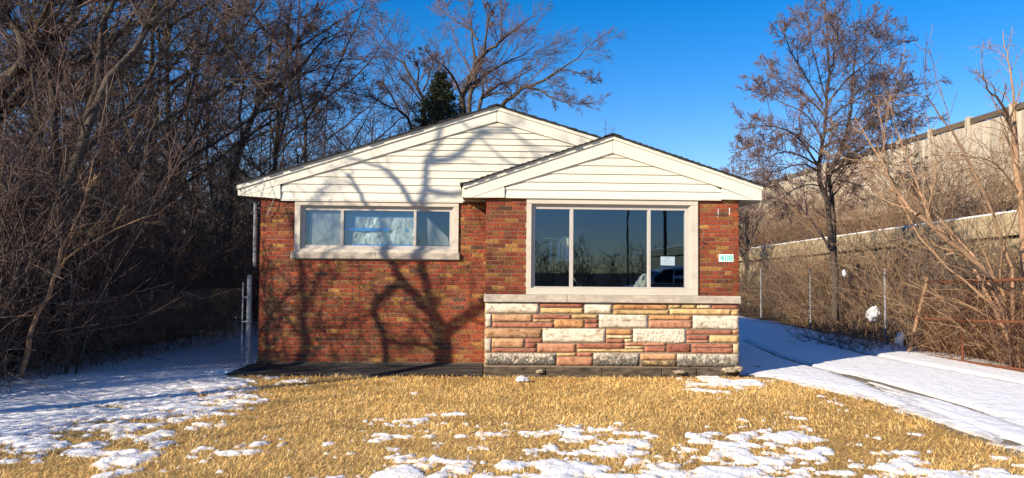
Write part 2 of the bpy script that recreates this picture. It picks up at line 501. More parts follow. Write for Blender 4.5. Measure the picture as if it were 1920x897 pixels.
# opening into the bay: cut by leaving the bay room its own back space
w.v = []; w.f = []; w.t = []
w.box(XL + REC, wl[0], y0, y1, 0.0, ZEAVE + 0.1)
w.box(wl[1], XB0 + 0.2, y0, y1, 0.0, ZEAVE + 0.1)
w.box(wl[0], wl[1], y0, y1, 0.0, wl[2])
w.box(wl[0], wl[1], y0, y1, wl[3], ZEAVE + 0.1)
front_wall = part(w.build('brick_wall', M['mortar']))
w = MB()
w.box(XL + REC, XL + 0.22, y1, YBACK, 0.0, ZEAVE + 0.1)
w.box(XR - 0.22, XR - REC, YB + 0.24, YBACK, 0.0, ZEAVE + 0.1)
rx0, rx1, rz0, rz1 = rect(YBACK, 1022, 452, 1070, 490)
w.box(XL + 0.22, rx0, YBACK - 0.2, YBACK, 0.0, ZEAVE + 0.1)
w.box(rx1, XR - 0.22, YBACK - 0.2, YBACK, 0.0, ZEAVE + 0.1)
w.box(rx0, rx1, YBACK - 0.2, YBACK, 0.0, rz0)
w.box(rx0, rx1, YBACK - 0.2, YBACK, rz1, ZEAVE + 0.1)
side_wall = part(w.build('side_wall', M['mortar']))
w = MB()
b0, b1 = YB + REC, YB + 0.24
w.box(XB0 + REC, wr[0], b0, b1, cop[3] - 0.02, ZEAVE + 0.1)
w.box(wr[1], XR - REC, b0, b1, cop[3] - 0.02, ZEAVE + 0.1)
w.box(wr[0], wr[1], b0, b1, wr[3], ZEAVE + 0.1)
w.box(XB0 + REC, XR - REC, b0, b1, 0.0, cop[3] - 0.022)
w.box(XB0 + REC, XB0 + 0.2, b1, y0 - 0.003, 0.0, ZEAVE + 0.1)
bay_wall = part(w.build('bay_wall', M['mortar']))

# ---- bricks
PAL = [((0.27, 0.048, 0.022), .34), ((0.18, 0.042, 0.024), .22), ((0.36, 0.075, 0.028), .10), ((0.27, 0.118, 0.034), .11),
       ((0.17, 0.066, 0.028), .14), ((0.40, 0.20, 0.05), .04), ((0.075, 0.05, 0.036), .02)]
_pw = np.array([p[1] for p in PAL]); _pw /= _pw.sum()
def brick_tint(rg):
    c = np.array(PAL[rg.choice(len(PAL), p=_pw)][0]) * 0.76 + np.array((0.25, 0.07, 0.027)) * 0.24; return tuple(c * rg.uniform(0.85, 1.2))
CH = (wr[3] - cop[3]) / 22.6     # course height from the piers
BL, JT = 0.2, 0.009
def courses(u0, u1, z0, z1, ch, holes, seed):
    rg = np.random.default_rng(seed); out = []
    n = int(round((z1 - z0) / ch))
    for i in range(n):
        za, zb = z0 + i * ch + JT / 2, z0 + (i + 1) * ch - JT / 2
        spans = [(u0, u1)]
        for (h0, h1, hz0, hz1) in holes:
            if zb > hz0 + 0.01 and za < hz1 - 0.01:
                new = []
                for s in spans:
                    if h1 <= s[0] or h0 >= s[1]: new.append(s); continue
                    if h0 - s[0] > 0.03: new.append((s[0], h0))
                    if s[1] - h1 > 0.03: new.append((h1, s[1]))
                spans = new
        header = (i % 9 == 5)
        for s in spans:
            bl = 0.093 if header else BL
            u = u0 - (bl + JT) * (0.5 if i % 2 else 0.0) - (0.0 if header else 0.02 * rg.integers(0, 2))
            while u < s[1]:
                a, b = max(u, s[0]), min(u + bl, s[1])
                if b - a > 0.025: out.append((a, b, za, zb, (b - a) > BL - 0.004))
                u += bl + JT
    return out
def brick_shape(mb, L, H, D, org, ux, ny, tint, rg):
    """chamfered brick; org = outer bottom-left corner, ux along the wall, ny outward"""
    c = 0.0035
    j = rg.normal(0, 0.0016)
    def q(u, d, z): return org + ux * u + ny * (d + j) + np.array([0, 0, z])
    V = [q(0, -c, 0), q(L, -c, 0), q(L, -c, H), q(0, -c, H), q(c, 0, c), q(L - c, 0, c), q(L - c, 0, H - c), q(c, 0, H - c),
         q(0, -D, 0), q(L, -D, 0), q(L, -D, H), q(0, -D, H)]
    F = [(4, 5, 6, 7), (0, 1, 5, 4), (1, 2, 6, 5), (2, 3, 7, 6), (3, 0, 4, 7), (8, 9, 1, 0), (9, 10, 2, 1), (10, 11, 3, 2), (11, 8, 0, 3)]
    if np.dot(np.cross(ux, [0, 0, 1.0]), ny) < 0: F = [f[::-1] for f in F]
    mb.add(V, F, tint)
EX, EY, EZ = np.array([1.0, 0, 0]), np.array([0, 1.0, 0]), np.array([0, 0, 1.0])
pier_l = courses(XB0, wr[0], cop[3], cop[3] + CH * 23, CH, [], 3)
pier_r = courses(wr[1], XR, cop[3], cop[3] + CH * 23, CH, [], 4)
nz = int(math.ceil((ZEAVE - ZBASE) / CH))
main_b = courses(XL, XB0 + 0.05, ZBASE, ZBASE + nz * CH, CH,
                 [wl, (wls[0], wls[1], wls[2] - 0.001, wls[3])], 5)
allb = [(b, YB, bay_wall) for b in pier_l + pier_r] + [(b, YM, front_wall) for b in main_b]
full = [a for a in allb if a[0][4]]
vis = [a for a in full if a[2] is bay_wall] + sorted([a for a in full if a[2] is front_wall], key=lambda a: -a[0][0])
vis = [a for a in vis if a[0][1] < XB0 or a[2] is bay_wall]
single = vis[:298]
ids = set(id(a[0]) for a in single)
H = CH - JT
rgk = np.random.default_rng(21)
protos = []
for k in range(22):
    mb = MB(); brick_shape(mb, BL, H, 0.09, np.array([-BL / 2, 0, -H / 2]), EX, -EY, brick_tint(rgk), rgk)
    o = mb.build('brick', M['brick']); protos.append(o.data); bpy.data.objects.remove(o)
for (b, Y, wall) in single:
    o = link('brick', protos[rgk.integers(len(protos))])
    o.parent = wall
    o.location = (b[0] + BL / 2, Y, (b[2] + b[3]) / 2)
rest = {bay_wall: MB(), front_wall: MB(), side_wall: MB()}
for a in allb:
    b, Y, wall = a
    if id(b) in ids: continue
    brick_shape(rest[wall], b[1] - b[0], b[3] - b[2], 0.09, np.array([b[0], Y, b[2]]), EX, -EY, brick_tint(rgk), rgk)
ns = int(round(ZEAVE / CH))
for b in courses(YM, YBACK, 0.0, ns * CH, CH, [], 6):            # left flank, faces -x
    brick_shape(rest[side_wall], b[1] - b[0], b[3] - b[2], 0.09, np.array([XL, b[1], b[2]]), -EY, -EX, brick_tint(rgk), rgk)
for b in courses(YB + 0.0, YBACK, 0.0, ns * CH, CH, [], 7):      # right flank, faces +x
    brick_shape(rest[side_wall], b[1] - b[0], b[3] - b[2], 0.09, np.array([XR, b[0] + 0.001, b[2]]), EY, EX, brick_tint(rgk), rgk)
for b in courses(YB + 0.1, YM, 0.6, ns * CH, CH, [], 8):         # short return of the bay, faces -x
    brick_shape(rest[bay_wall], b[1] - b[0], b[3] - b[2], 0.09, np.array([XB0, b[1], b[2]]), -EY, -EX, brick_tint(rgk), rgk)
for wall, mb in rest.items():
    o = mb.build('brickwork', M['brick'], None, 'stuff'); o.parent = wall

# ---- row of brick ends under the long sill
# ---- split stone veneer of the bay (photo coordinates of each stone)
W_ = (0.72, 0.635, 0.485); WD = (0.62, 0.54, 0.42); R_ = (0.42, 0.165, 0.10); RD = (0.34, 0.12, 0.075); O_ = (0.56, 0.285, 0.12)
Y_ = (0.63, 0.43, 0.19); YP = (0.66, 0.52, 0.30); T_ = (0.55, 0.32, 0.17); TP = (0.56, 0.27, 0.155)
SA = [(55,90,585,200,W_,0),(597,95,1022,143,R_,0),(602,148,1027,200,Y_,0),(1037,100,1310,203,W_,0),(1324,108,1859,163,O_,0),(1324,168,1874,212,Y_,0),
 (1871,115,1991,148,Y_,0),(1997,110,2142,152,Y_,0),(2149,110,2292,152,YP,0),(2296,108,2564,156,R_,0),(1881,157,2487,214,Y_,0),(2492,163,2564,215,Y_,0),
 (55,207,113,335,WD,0),(120,210,518,285,T_,0),(525,215,905,255,R_,0),(908,215,1167,250,Y_,0),(525,258,728,287,T_,0),(125,292,730,343,R_,0),
 (735,258,1030,342,O_,0),(1040,258,1172,298,RD,0),(1040,303,1172,345,R_,0),(1180,213,1664,345,W_,0),(1674,220,2102,265,O_,0),(1674,270,2102,347,TP,0),
 (2109,222,2566,357,W_,0),(55,350,610,443,T_,0),(622,350,1242,488,W_,0),(1252,358,1509,412,O_,0),(1252,418,1509,450,YP,0),(1248,457,1427,493,R_,0),
 (1434,455,1509,485,YP,0),(1519,352,2039,495,W_,1),(2044,368,2499,410,R_,0),(2504,370,2566,405,TP,0),(2047,418,2267,462,RD,0),(2274,418,2564,490,Y_,0),
 (2047,467,2269,492,TP,0),(50,448,110,583,WD,0),(118,450,438,540,T_,0),(450,452,620,490,R_,0),(450,495,558,543,RD,0),(115,547,560,586,R_,0),
 (570,500,950,588,TP,0),(960,498,1427,550,R_,0),(965,554,1629,583,Y_,0),(1441,490,1844,523,TP,0),(1441,528,1624,551,YP,0),(1631,530,1844,583,R_,0),
 (1852,503,2089,587,RD,0),(2099,503,2504,542,R_,0),(2099,548,2507,595,R_,0),(2511,503,2566,597,YP,0),
 (52,595,752,715,WD,2),(760,592,953,623,Y_,0),(960,590,1115,624,R_,0),(760,630,1118,720,TP,0),(1125,592,1577,722,WD,2),(1591,597,1944,662,T_,0),
 (1594,668,1949,725,Y_,2),(1954,602,2569,735,WD,2)]
w = MB(); w.box(stz[0] + 0.01, stz[1] - 0.004, YB - 0.022, YB + REC - 0.002, 0.02, cop[2] + 0.01)
w.box(stz[0] + 0.01, XB0 + REC, YB + REC, YM - 0.004, 0.02, cop[2] - 0.002)
stone_wall = part(w.build('stone_wall', M['mortar']))
rgs = np.random.default_rng(5)
for i, (a0, b0_, a1, b1_, c, kind) in enumerate(SA):
    q0 = P(900 + a0 / 5.277, 550 + b0_ / 5.277, YB - 0.05); q1 = P(900 + a1 / 5.277, 550 + b1_ / 5.277, YB - 0.05)
    xa, xb, za, zb = q0[0], q1[0], q1[2], q0[2]
    g = 0.003
    xa += g; xb -= g; za += g; zb -= g
    nx = max(3, int((xb - xa) / 0.045)); nzz = max(3, int((zb - za) / 0.04))
    X, Z = np.meshgrid(np.linspace(xa, xb, nx + 1), np.linspace(za, zb, nzz + 1))
    ex = np.minimum(X - xa, xb - X); ez = np.minimum(Z - za, zb - Z)
    e = np.clip(np.minimum(ex, ez) / 0.012, 0, 1)
    amp = 0.006 if kind == 0 else 0.009
    prot = rgs.uniform(0.014, 0.022)
    D = prot * (0.6 + 0.4 * e ** 0.5) + e * amp * fbm(X * 9 + i * 7.3, Z * 14, 40 + i, 4)
    ins = (1 - e)
    XX = X + np.where(ex < 1e-6, 0, rgs.normal(0, 0.003, X.shape)); ZZ = Z + np.where(ez < 1e-6, rgs.normal(0, 0.0012, X.shape), rgs.normal(0, 0.003, X.shape))
    V = np.stack([XX, YB - 0.022 - D, ZZ], -1).reshape(-1, 3)
    n1 = nx + 1
    idx = np.arange((nzz + 1) * n1).reshape(nzz + 1, n1)
    F = np.stack([idx[:-1, :-1], idx[:-1, 1:], idx[1:, 1:], idx[1:, :-1]], -1).reshape(-1, 4)
    rim = np.concatenate([idx[0, :], idx[1:, -1], idx[-1, -2::-1], idx[-2:0:-1, 0]])
    back = V[rim].copy(); back[:, 1] = YB - 0.012
    o0 = len(V); V = np.vstack([V, back]); m = len(rim)
    S = np.array([[rim[k], o0 + k, o0 + (k + 1) % m, rim[(k + 1) % m]] for k in range(m)])
    me = np_mesh('stone', V, np.vstack([F, S]), M[['stone', 'stone_pit', 'stone_stain'][kind]], np.array(c) * rgs.uniform(0.88, 1.1))
    o = link('stone', me); o.parent = stone_wall
# stones of the short return (seen only from the side)
mb = MB()
zz = 0.1
while zz < cop[2] - 0.06:
    hgt = min(rgs.choice([0.07, 0.1, 0.14]), cop[2] - 0.01 - zz); yy = YB - 0.01
    while yy < YM - 0.03:
        ln = min(rgs.uniform(0.15, 0.4), YM - 0.008 - yy)
        mb.box(stz[0] - rgs.uniform(0.0, 0.012), stz[0] + 0.02, yy, yy + ln - 0.006, zz, zz + hgt - 0.006, tuple(np.array([W_, R_, O_, Y_, T_][rgs.integers(5)])))
        yy += ln
    zz += hgt
o = mb.build('stonework', M['stone'], None, 'stuff'); o.parent = stone_wall

# ---- coping of three stones over the veneer, sill of two stones
xs = [cop[0], P(1063, 560, YB)[0], P(1234, 560, YB)[0], cop[1]]
for a, b in zip(xs[:-1], xs[1:]):
    mb = MB(); mb.box(a + 0.002, b - 0.002, YB - 0.085, YB + 0.10, cop[2], cop[3])
    part(bevel(mb.build('coping_stone', M['sill']), 0.006))
mb = MB(); mb.box(cop[0] + 0.002, cop[0] + 0.17, YB + 0.101, YM - 0.004, cop[2], cop[3])
part(bevel(mb.build('coping_stone', M['sill']), 0.006))
xm = P(705, 480, YM)[0]
for a, b in ((wls[0], xm), (xm, wls[1])):
    mb = MB(); mb.box(a + 0.002, b - 0.002, YM - 0.055, YM + 0.12, wls[2], wls[3])
    part(bevel(mb.build('window_sill', M['sill']), 0.005))

# ---- foundation strips and apron
fz = P(1150, 699, YB)[2]
mb = MB()
xx = stz[0] - 0.02
while xx < stz[1] - 0.2:
    ln = min(rgs.uniform(0.5, 1.1), stz[1] - xx)
    mb.box(xx, xx + ln - 0.008, YB - 0.06 - rgs.uniform(0, .02), YB + 0.1, fz - 0.08, stz[2] - 0.004 - rgs.uniform(0, 0.008)); xx += ln
part(bevel(mb.build('foundation_ledge', M['concrete']), 0.008))
mb = MB(); mb.box(XL - 0.02, XB0 + 0.05, YM - 0.035, YM + 0.1, -0.05, ZBASE - 0.004)
part(bevel(mb.build('foundation', M['concrete']), 0.008))

# ---- siding and gable boards
def gable(name, Yf, apex_o, left_t, left_b, right_t, right_b, apex_i, li, ri, lines, x_l, x_r):
    """Yf front of the siding; rake boards 3 cm proud"""
    pt = lambda p, Y=Yf: (P(p[0], p[1], Y)[0], P(p[0], p[1], Y)[2])
    Ai, Li, Ri = pt(apex_i), pt(li), pt(ri)
    g = MB()
    zb = min(pt((x_l, lines[0]))[1], pt((x_r, lines[0]))[1])
    zlines = [0.5 * (pt((x_l, y))[1] + pt((x_r, y))[1]) for y in lines]
    z0 = zlines[0]
    base = MB(); base.prism([(Li[0] - 0.05, z0 + 0.02), (Ri[0] + 0.05, z0 + 0.02), (Ri[0] + 0.05, Ri[1]), (Ai[0], Ai[1] + 0.05), (Li[0] - 0.05, Li[1])], Yf + 0.03, Yf + 0.13)
    gb = part(base.build(name, M['soffit']))
    sl = (Ai[1] - Li[1]) / (Ai[0] - Li[0]); sr = (Ai[1] - Ri[1]) / (Ri[0] - Ai[0])
    def xl(z): return Li[0] if z <= Li[1] else Li[0] + (z - Li[1]) / sl
    def xr(z): return Ri[0] if z <= Ri[1] else Ri[0] - (z - Ri[1]) / sr
    zl = zlines + [Ai[1] + 0.02]
    for k in range(len(zl) - 1):
        za, zb = zl[k], min(zl[k + 1], Ai[1] + 0.01)
        e = 0.05
        a0, a1, b0, b1 = xl(za) - e, xr(za) + e, xl(zb) - e, xr(zb) + e
        if zb >= Ai[1]: b0 = b1 = Ai[0]; b0 -= 0.02; b1 += 0.02
        mb = MB()
        th = 0.014                           # lapped board: bottom edge proud, lip of shadow under it
        V = [(a0, Yf - th, za), (a1, Yf - th, za), (b1, Yf + 0.006, zb + 0.004), (b0, Yf + 0.006, zb + 0.004),
             (a0, Yf + 0.028, za), (a1, Yf + 0.028, za), (b1, Yf + 0.028, zb + 0.004), (b0, Yf + 0.028, zb + 0.004)]
        mb.add(V, [(0, 1, 2, 3), (7, 6, 5, 4), (4, 5, 1, 0), (5, 6, 2, 1), (6, 7, 3, 2), (7, 4, 0, 3)])
        o = mb.build('siding_board', M['siding']); o.parent = gb
        age = k / max(1, len(zl) - 2) * rgs.uniform(.7, 1.2)
        o.data.attributes['tint'].data.foreach_set('color', np.tile([1 - .05 * age, 1 - .075 * age, 1 - .13 * age, 1], len(o.data.vertices)).astype(np.float32))
    return gb, Ai, Li, Ri, sl, sr
YGM, YGB = YM - 0.045, YB - 0.05
gm = gable('gable_wall', YGM, None, None, None, None, None, (931.5, 227), (527, 348), (1340, 352),
           [376.0, 361.5, 346.5, 332.5, 318.5, 304.5, 291.5, 280, 268.5, 257, 245.5, 234.5], 527, 868)
gb = gable('bay_gable_wall', YGB, None, None, None, None, None, (1147, 288), (947, 350), (1352, 353),
           [371.7, 358, 343, 327, 311, 296], 947, 1352)

def rake(Yf, pts_out, pts_in, tail, th=0.035):
    """one sloping board: outer edge and inner edge, plus the boxed tail"""
    q = lambda p: (P(p[0], p[1], Yf)[0], P(p[0], p[1], Yf)[2])
    mb = MB()
    poly = [q(p) for p in pts_out] + [q(p) for p in pts_in]
    mb.prism(poly, Yf - th, Yf + 0.02)
    o = part(mb.build('rake_board', M['trim']))
    if tail:
        t = MB(); t.prism([q(p) for p in tail], Yf - th + 0.004, Yf + 0.02)
        part(t.build('eave_return', M['trim']))
    return o
# main gable: apex 932,198  left end 447,345-367
rake(YGM, [(447, 346.5), (931, 200)], [(931, 228.5), (527, 346), (462, 366.2)], [(447.5, 349), (461, 366.5), (526, 347.5), (526.5, 373), (447.5, 367)])
rake(YGM, [(931.8, 200), (1416, 350)], [(1416, 371), (1340, 352), (931.8, 228.5)], None)
# drip strips along the top of the rakes, 2 cm proud of the boards
def drip(Yf, a, b, hpx, th):
    q = lambda p: (P(p[0], p[1], Yf)[0], P(p[0], p[1], Yf)[2])
    mb = MB(); A, B = q(a), q(b); A2, B2 = q((a[0], a[1] + hpx)), q((b[0], b[1] + hpx))
    mb.prism([A, B, B2, A2], Yf - th, Yf + 0.02)
    part(mb.build('drip_strip', M['trim']))
drip(YGM, (446, 346.5), (931.3, 199.5), 9, 0.058); drip(YGM, (931.5, 199.5), (1416, 350), 8, 0.056)
rake(YGB, [(869, 346.5), (1147.4, 255)], [(1147.4, 287.5), (946.5, 349.5), (885, 370.4)], [(869.5, 349), (886, 370.8), (945.5, 351), (946, 371), (869.5, 371)])
rake(YGB, [(1148, 255), (1427, 349.5)], [(1410, 374.6), (1352.5, 352.5), (1148, 287.5)], [(1426.5, 352), (1426.5, 376), (1353, 374.5), (1353, 354), (1409, 375)])
drip(YGB, (868.5, 346.5), (1147.6, 254.5), 8, 0.058); drip(YGB, (1147.8, 254.5), (1428, 349.5), 7.5, 0.056)
# bottom trim under the siding
for Yf, xa, xb, yy in ((YGM, 527, 868, 377.5), (YGB, 947, 1352, 373)):
    a, b, z0, z1 = rect(Yf, xa, yy - 1.5, xb, yy + 1)
    mb = MB(); mb.box(a, b, Yf - 0.012, Yf + 0.04, z0, z1 - 0.004); part(mb.build('starter_strip', M['trim']))

# ---- roofs: deck, shingle courses with ragged rake ends
def roof(name, Yf, ap, le, re, yback):
    A = P(*ap, Yf); Lp = P(*le, Yf); Rp = P(*re, Yf)
    deck = MB()
    for E in (Lp, Rp):
        deck.prism([(A[0], A[2] - 0.012), (E[0], E[2] - 0.012), (E[0], E[2] - 0.05), (A[0], A[2] - 0.05)], Yf - 0.055, yback)
    d = part(deck.build(name, M['soffit']))
    sh = MB()
    for E in (Lp, Rp):
        n = 26
        for k in range(n):
            t0, t1 = k / n, (k + 1.25) / n               # from eave to ridge
            e0 = E + (A - E) * t0; e1 = E + (A - E) * min(t1, 1.0)
            j = rgs.uniform(0.0, 0.035)
            V = []
            lift0, lift1 = 0.022, 0.004
            yf = Yf - 0.075 - j
            dx = -0.05 * np.sign(E[0] - A[0]) * -1 if k == 0 else 0
            for (p, lf) in ((e0, lift0), (e1, lift1)):
                ox = dx if p is e0 else 0
                V += [(p[0] + ox, yf, p[2] + lf), (p[0] + ox, yback, p[2] + lf), (p[0] + ox, yf, p[2] - 0.011), (p[0] + ox, yback, p[2] - 0.011)]
            F = [(0, 1, 5, 4), (2, 6, 7, 3), (0, 4, 6, 2), (1, 3, 7, 5), (0, 2, 3, 1), (4, 5, 7, 6)]
            sh.add(V, F, (0.03 * rgs.uniform(0.7, 1.3),) * 3)
    cap = MB()
    yy = Yf - 0.10
    while yy < yback:
        for s_ in (-1, 1):
            E = Lp if s_ < 0 else Rp
            sl = (A[2] - E[2]) / abs(A[0] - E[0])
            x1 = A[0] + s_ * 0.15
            V = [(A[0], yy, A[2] + 0.028), (x1, yy, A[2] - 0.15 * sl + 0.03), (x1, yy + 0.16, A[2] - 0.15 * sl + 0.024), (A[0], yy + 0.16, A[2] + 0.022),
                 (A[0], yy, A[2] + 0.01), (x1, yy, A[2] - 0.15 * sl + 0.012), (x1, yy + 0.16, A[2] - 0.15 * sl + 0.01), (A[0], yy + 0.16, A[2] + 0.008)]
            F = [(0, 1, 2, 3), (7, 6, 5, 4), (0, 4, 5, 1), (1, 5, 6, 2), (2, 6, 7, 3), (3, 7, 4, 0)]
            if s_ > 0: F = [f[::-1] for f in F]
            cap.add(V, F, (0.025,) * 3)
        yy += 0.14
    s = sh.build('shingle_courses', M['shingle'], None, 'stuff'); s.parent = d
    c = cap.build('ridge_caps', M['shingle'], None, 'stuff'); c.parent = d
    return d, A, Lp, Rp
r_main = roof('roof', YGM, (931.5, 199.5), (446, 346.5), (1416, 350), YBACK + 0.4)
r_bay = roof('bay_roof', YGB, (1147.7, 254.5), (868.5, 346.5), (1428, 349.5), YM + 3.3)
# soffits (left eave, bay left eave, right eave)
zsm = P(470, 367.5, YGM)[2]; zsb = P(1150, 373.2, YGB)[2]
mb = MB()
mb.box(P(448, 360, YGM)[0], XL - 0.004, YGM + 0.021, YBACK, zsm + 0.01, zsm + 0.03)
mb.box(P(448, 360, YGM)[0] - 0.03, P(448, 360, YGM)[0] - 0.002, YGM + 0.0215, YBACK, zsm + 0.005, zsm + 0.16)
mb.box(P(870, 360, YGB)[0], XB0 - 0.004, YGB + 0.021, YM - 0.06, zsb + 0.012, zsb + 0.03)
mb.box(XR + 0.004, P(1427, 360, YGB)[0] - 0.01, YGB + 0.021, YBACK, zsb - 0.02, zsb + 0.0)
part(mb.build('soffit', M['soffit']))
# eave fascia along the flanks
mb = MB(); x = P(1427, 360, YGB)[0]
mb.box(x - 0.008, x + 0.02, YGB + 0.0215, YBACK, zsb - 0.025, zsb + 0.16)
x = P(869, 360, YGB)[0]
mb.box(x - 0.02, x + 0.0, YGB + 0.0215, YM - 0.03, zsb + 0.005, zsb + 0.16)
part(mb.build('eave_fascia', M['trim']))
# ceiling, floor, partition: a dark room behind the panes
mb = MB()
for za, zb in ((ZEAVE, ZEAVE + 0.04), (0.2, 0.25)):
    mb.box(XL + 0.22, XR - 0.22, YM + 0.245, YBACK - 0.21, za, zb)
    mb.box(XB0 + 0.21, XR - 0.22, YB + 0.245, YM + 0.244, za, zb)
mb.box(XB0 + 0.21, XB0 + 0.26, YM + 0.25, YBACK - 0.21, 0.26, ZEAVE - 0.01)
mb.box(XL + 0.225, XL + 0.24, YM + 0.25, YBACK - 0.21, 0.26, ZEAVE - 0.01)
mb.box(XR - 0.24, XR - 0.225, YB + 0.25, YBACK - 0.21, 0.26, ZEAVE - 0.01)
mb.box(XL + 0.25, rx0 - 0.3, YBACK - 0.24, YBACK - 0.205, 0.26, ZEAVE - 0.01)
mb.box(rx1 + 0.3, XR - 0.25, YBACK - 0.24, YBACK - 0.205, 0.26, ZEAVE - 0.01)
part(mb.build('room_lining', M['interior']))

# ---- windows: casing, stepped vinyl frame, mullions, panes
def window(Y, cas, bars, panes, fr, casw):
    """all in photo pixels; cas = casing outline, fr = vinyl frame outline, panes = glass rects"""
    x0, x1, z0, z1 = rect(Y, *cas)
    f0, f1, g0, g1 = rect(Y, *fr)
    mb = MB()
    mb.box(x0, x1, Y - 0.034, Y + 0.10, g1, z1); mb.box(x0, x1, Y - 0.028, Y + 0.10, z0, g0)
    mb.box(x0, f0, Y - 0.0305, Y + 0.10, g0, g1); mb.box(f1, x1, Y - 0.0305, Y + 0.10, g0, g1)
    root = part(bevel(mb.build('window', M['frame']), 0.003))
    pr = [rect(Y + 0.05, *p) for p in panes]
    p0 = min(p[0] for p in pr); p1 = max(p[1] for p in pr); q0 = min(p[2] for p in pr); q1 = max(p[3] for p in pr)
    mb = MB()
    s = 0.022
    mb.box(f0 + .001, f0 + s, Y + 0.006, Y + 0.12, g0 + .001, g1 - .001); mb.box(f1 - s, f1 - .001, Y + 0.006, Y + 0.12, g0 + .001, g1 - .001)
    mb.box(f0 + s, f1 - s, Y + 0.006, Y + 0.12, g1 - s, g1 - .001); mb.box(f0 + s, f1 - s, Y + 0.006, Y + 0.12, g0 + .001, g0 + s)
    mb.box(f0 + s, p0, Y + 0.034, Y + 0.12, g0 + s, g1 - s); mb.box(p1, f1 - s, Y + 0.034, Y + 0.12, g0 + s, g1 - s)
    mb.box(p0, p1, Y + 0.034, Y + 0.12, q1, g1 - s); mb.box(p0, p1, Y + 0.034, Y + 0.12, g0 + s, q0)
    o = bevel(mb.build('window_frame', M['vinyl']), 0.002); o.parent = root
    for a, b in zip(pr[:-1], pr[1:]):
        mb = MB(); mb.box(a[1], b[0], Y + 0.024, Y + 0.11, q0, q1)
        o = bevel(mb.build('mullion', M['vinyl']), 0.003); o.parent = root
    for i, a in enumerate(pr):
        d = 0.066 if i != 1 else 0.078
        V = [(a[0], Y + d, q0), (a[1], Y + d, q0), (a[1], Y + d, q1), (a[0], Y + d, q1)]
        mb = MB(); mb.add(V, [(0, 1, 2, 3)])
        o = mb.build('pane', M['glass']); o.parent = root
    return root, pr, q0, q1
win_l, prl, ql0, ql1 = window(YM, (553, 378, 860, 474), None, [(572.5, 396, 639, 460), (645, 396, 776, 461), (781, 397, 843, 461)], (563.5, 387, 850, 468.5), 10)
win_r, prr, qr0, qr1 = window(YB, (987, 375, 1308, 553.5), None, [(1003, 394, 1068, 538.5), (1074.5, 395, 1214, 539), (1219.5, 395, 1284, 539.5)], (996, 384, 1294, 541), 10)

# rear window of the room, glimpsed through the bay: translucent pane behind vertical blind slats
mb = MB(); mb.add([(rx0, YBACK - 0.06, rz0), (rx1, YBACK - 0.06, rz0), (rx1, YBACK - 0.06, rz1), (rx0, YBACK - 0.06, rz1)], [(0, 1, 2, 3)])
rw = part(mb.build('rear_window', M['blind']))
gaps = [(1031.3, 1034), (1045.5, 1049.5), (1052.5, 1056), (1059, 1067.5)]
edges = [1020] + [g for gp in gaps for g in gp] + [1074]
for k in range(0, len(edges), 2):
    a, b = P(edges[k], 470, YBACK - 0.25)[0], P(edges[k + 1], 470, YBACK - 0.25)[0]
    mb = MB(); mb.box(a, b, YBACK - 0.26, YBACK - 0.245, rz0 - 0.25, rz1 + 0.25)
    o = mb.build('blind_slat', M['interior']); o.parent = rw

# ================================================================== THINGS ON AND IN THE HOUSE
def crumple(name, mat, cx, cy, cz, sx, sy, sz, seed, n=10, amp=0.35, tint=None):
    rg = np.random.default_rng(seed)
    bm = bmesh.new(); bmesh.ops.create_icosphere(bm, subdivisions=3, radius=1.0)
    for v in bm.verts:
        d = np.array(v.co); k = 1 + amp * (fbm(np.array([d[0] * 2.2 + seed]), np.array([d[2] * 2.2 + d[1] * 1.7]), seed, 3)[0]) + rg.normal(0, 0.05)
        v.co = Vector((d[0] * sx * k, d[1] * sy * k, d[2] * sz * k))
    me = bpy.data.meshes.new(name); bm.to_mesh(me); bm.free(); me.materials.append(mat)
    return link(name, me, None, (cx, cy, cz))

def wavy_sheet(name, mat, x0, x1, z0, z1, Y, seed, amp=0.012, poly=None, nx=22, nz=14, fold=6):
    X, Z = np.meshgrid(np.linspace(0, 1, nx), np.linspace(0, 1, nz))
    if poly is None: XX = x0 + (x1 - x0) * X; ZZ = z0 + (z1 - z0) * Z
    else:                          # four corners bl br tr tl
        c = np.array(poly)
        XX = (c[0, 0] * (1 - X) + c[1, 0] * X) * (1 - Z) + (c[3, 0] * (1 - X) + c[2, 0] * X) * Z
        ZZ = (c[0, 1] * (1 - X) + c[1, 1] * X) * (1 - Z) + (c[3, 1] * (1 - X) + c[2, 1] * X) * Z
    D = amp * (fbm(X * fold + Z * 2, Z * 3 - X * 3, seed, 4) + 0.4 * np.abs(fbm(X * fold * 2.3, Z * 5, seed + 3, 3)))
    V = np.stack([XX, np.full_like(XX, Y) + D, ZZ], -1).reshape(-1, 3)
    i = np.arange(nx * nz).reshape(nz, nx)
    F = np.stack([i[:-1, :-1], i[:-1, 1:], i[1:, 1:], i[1:, :-1]], -1).reshape(-1, 4)
    return link(name, np_mesh(name, V, F, mat, smooth=True))
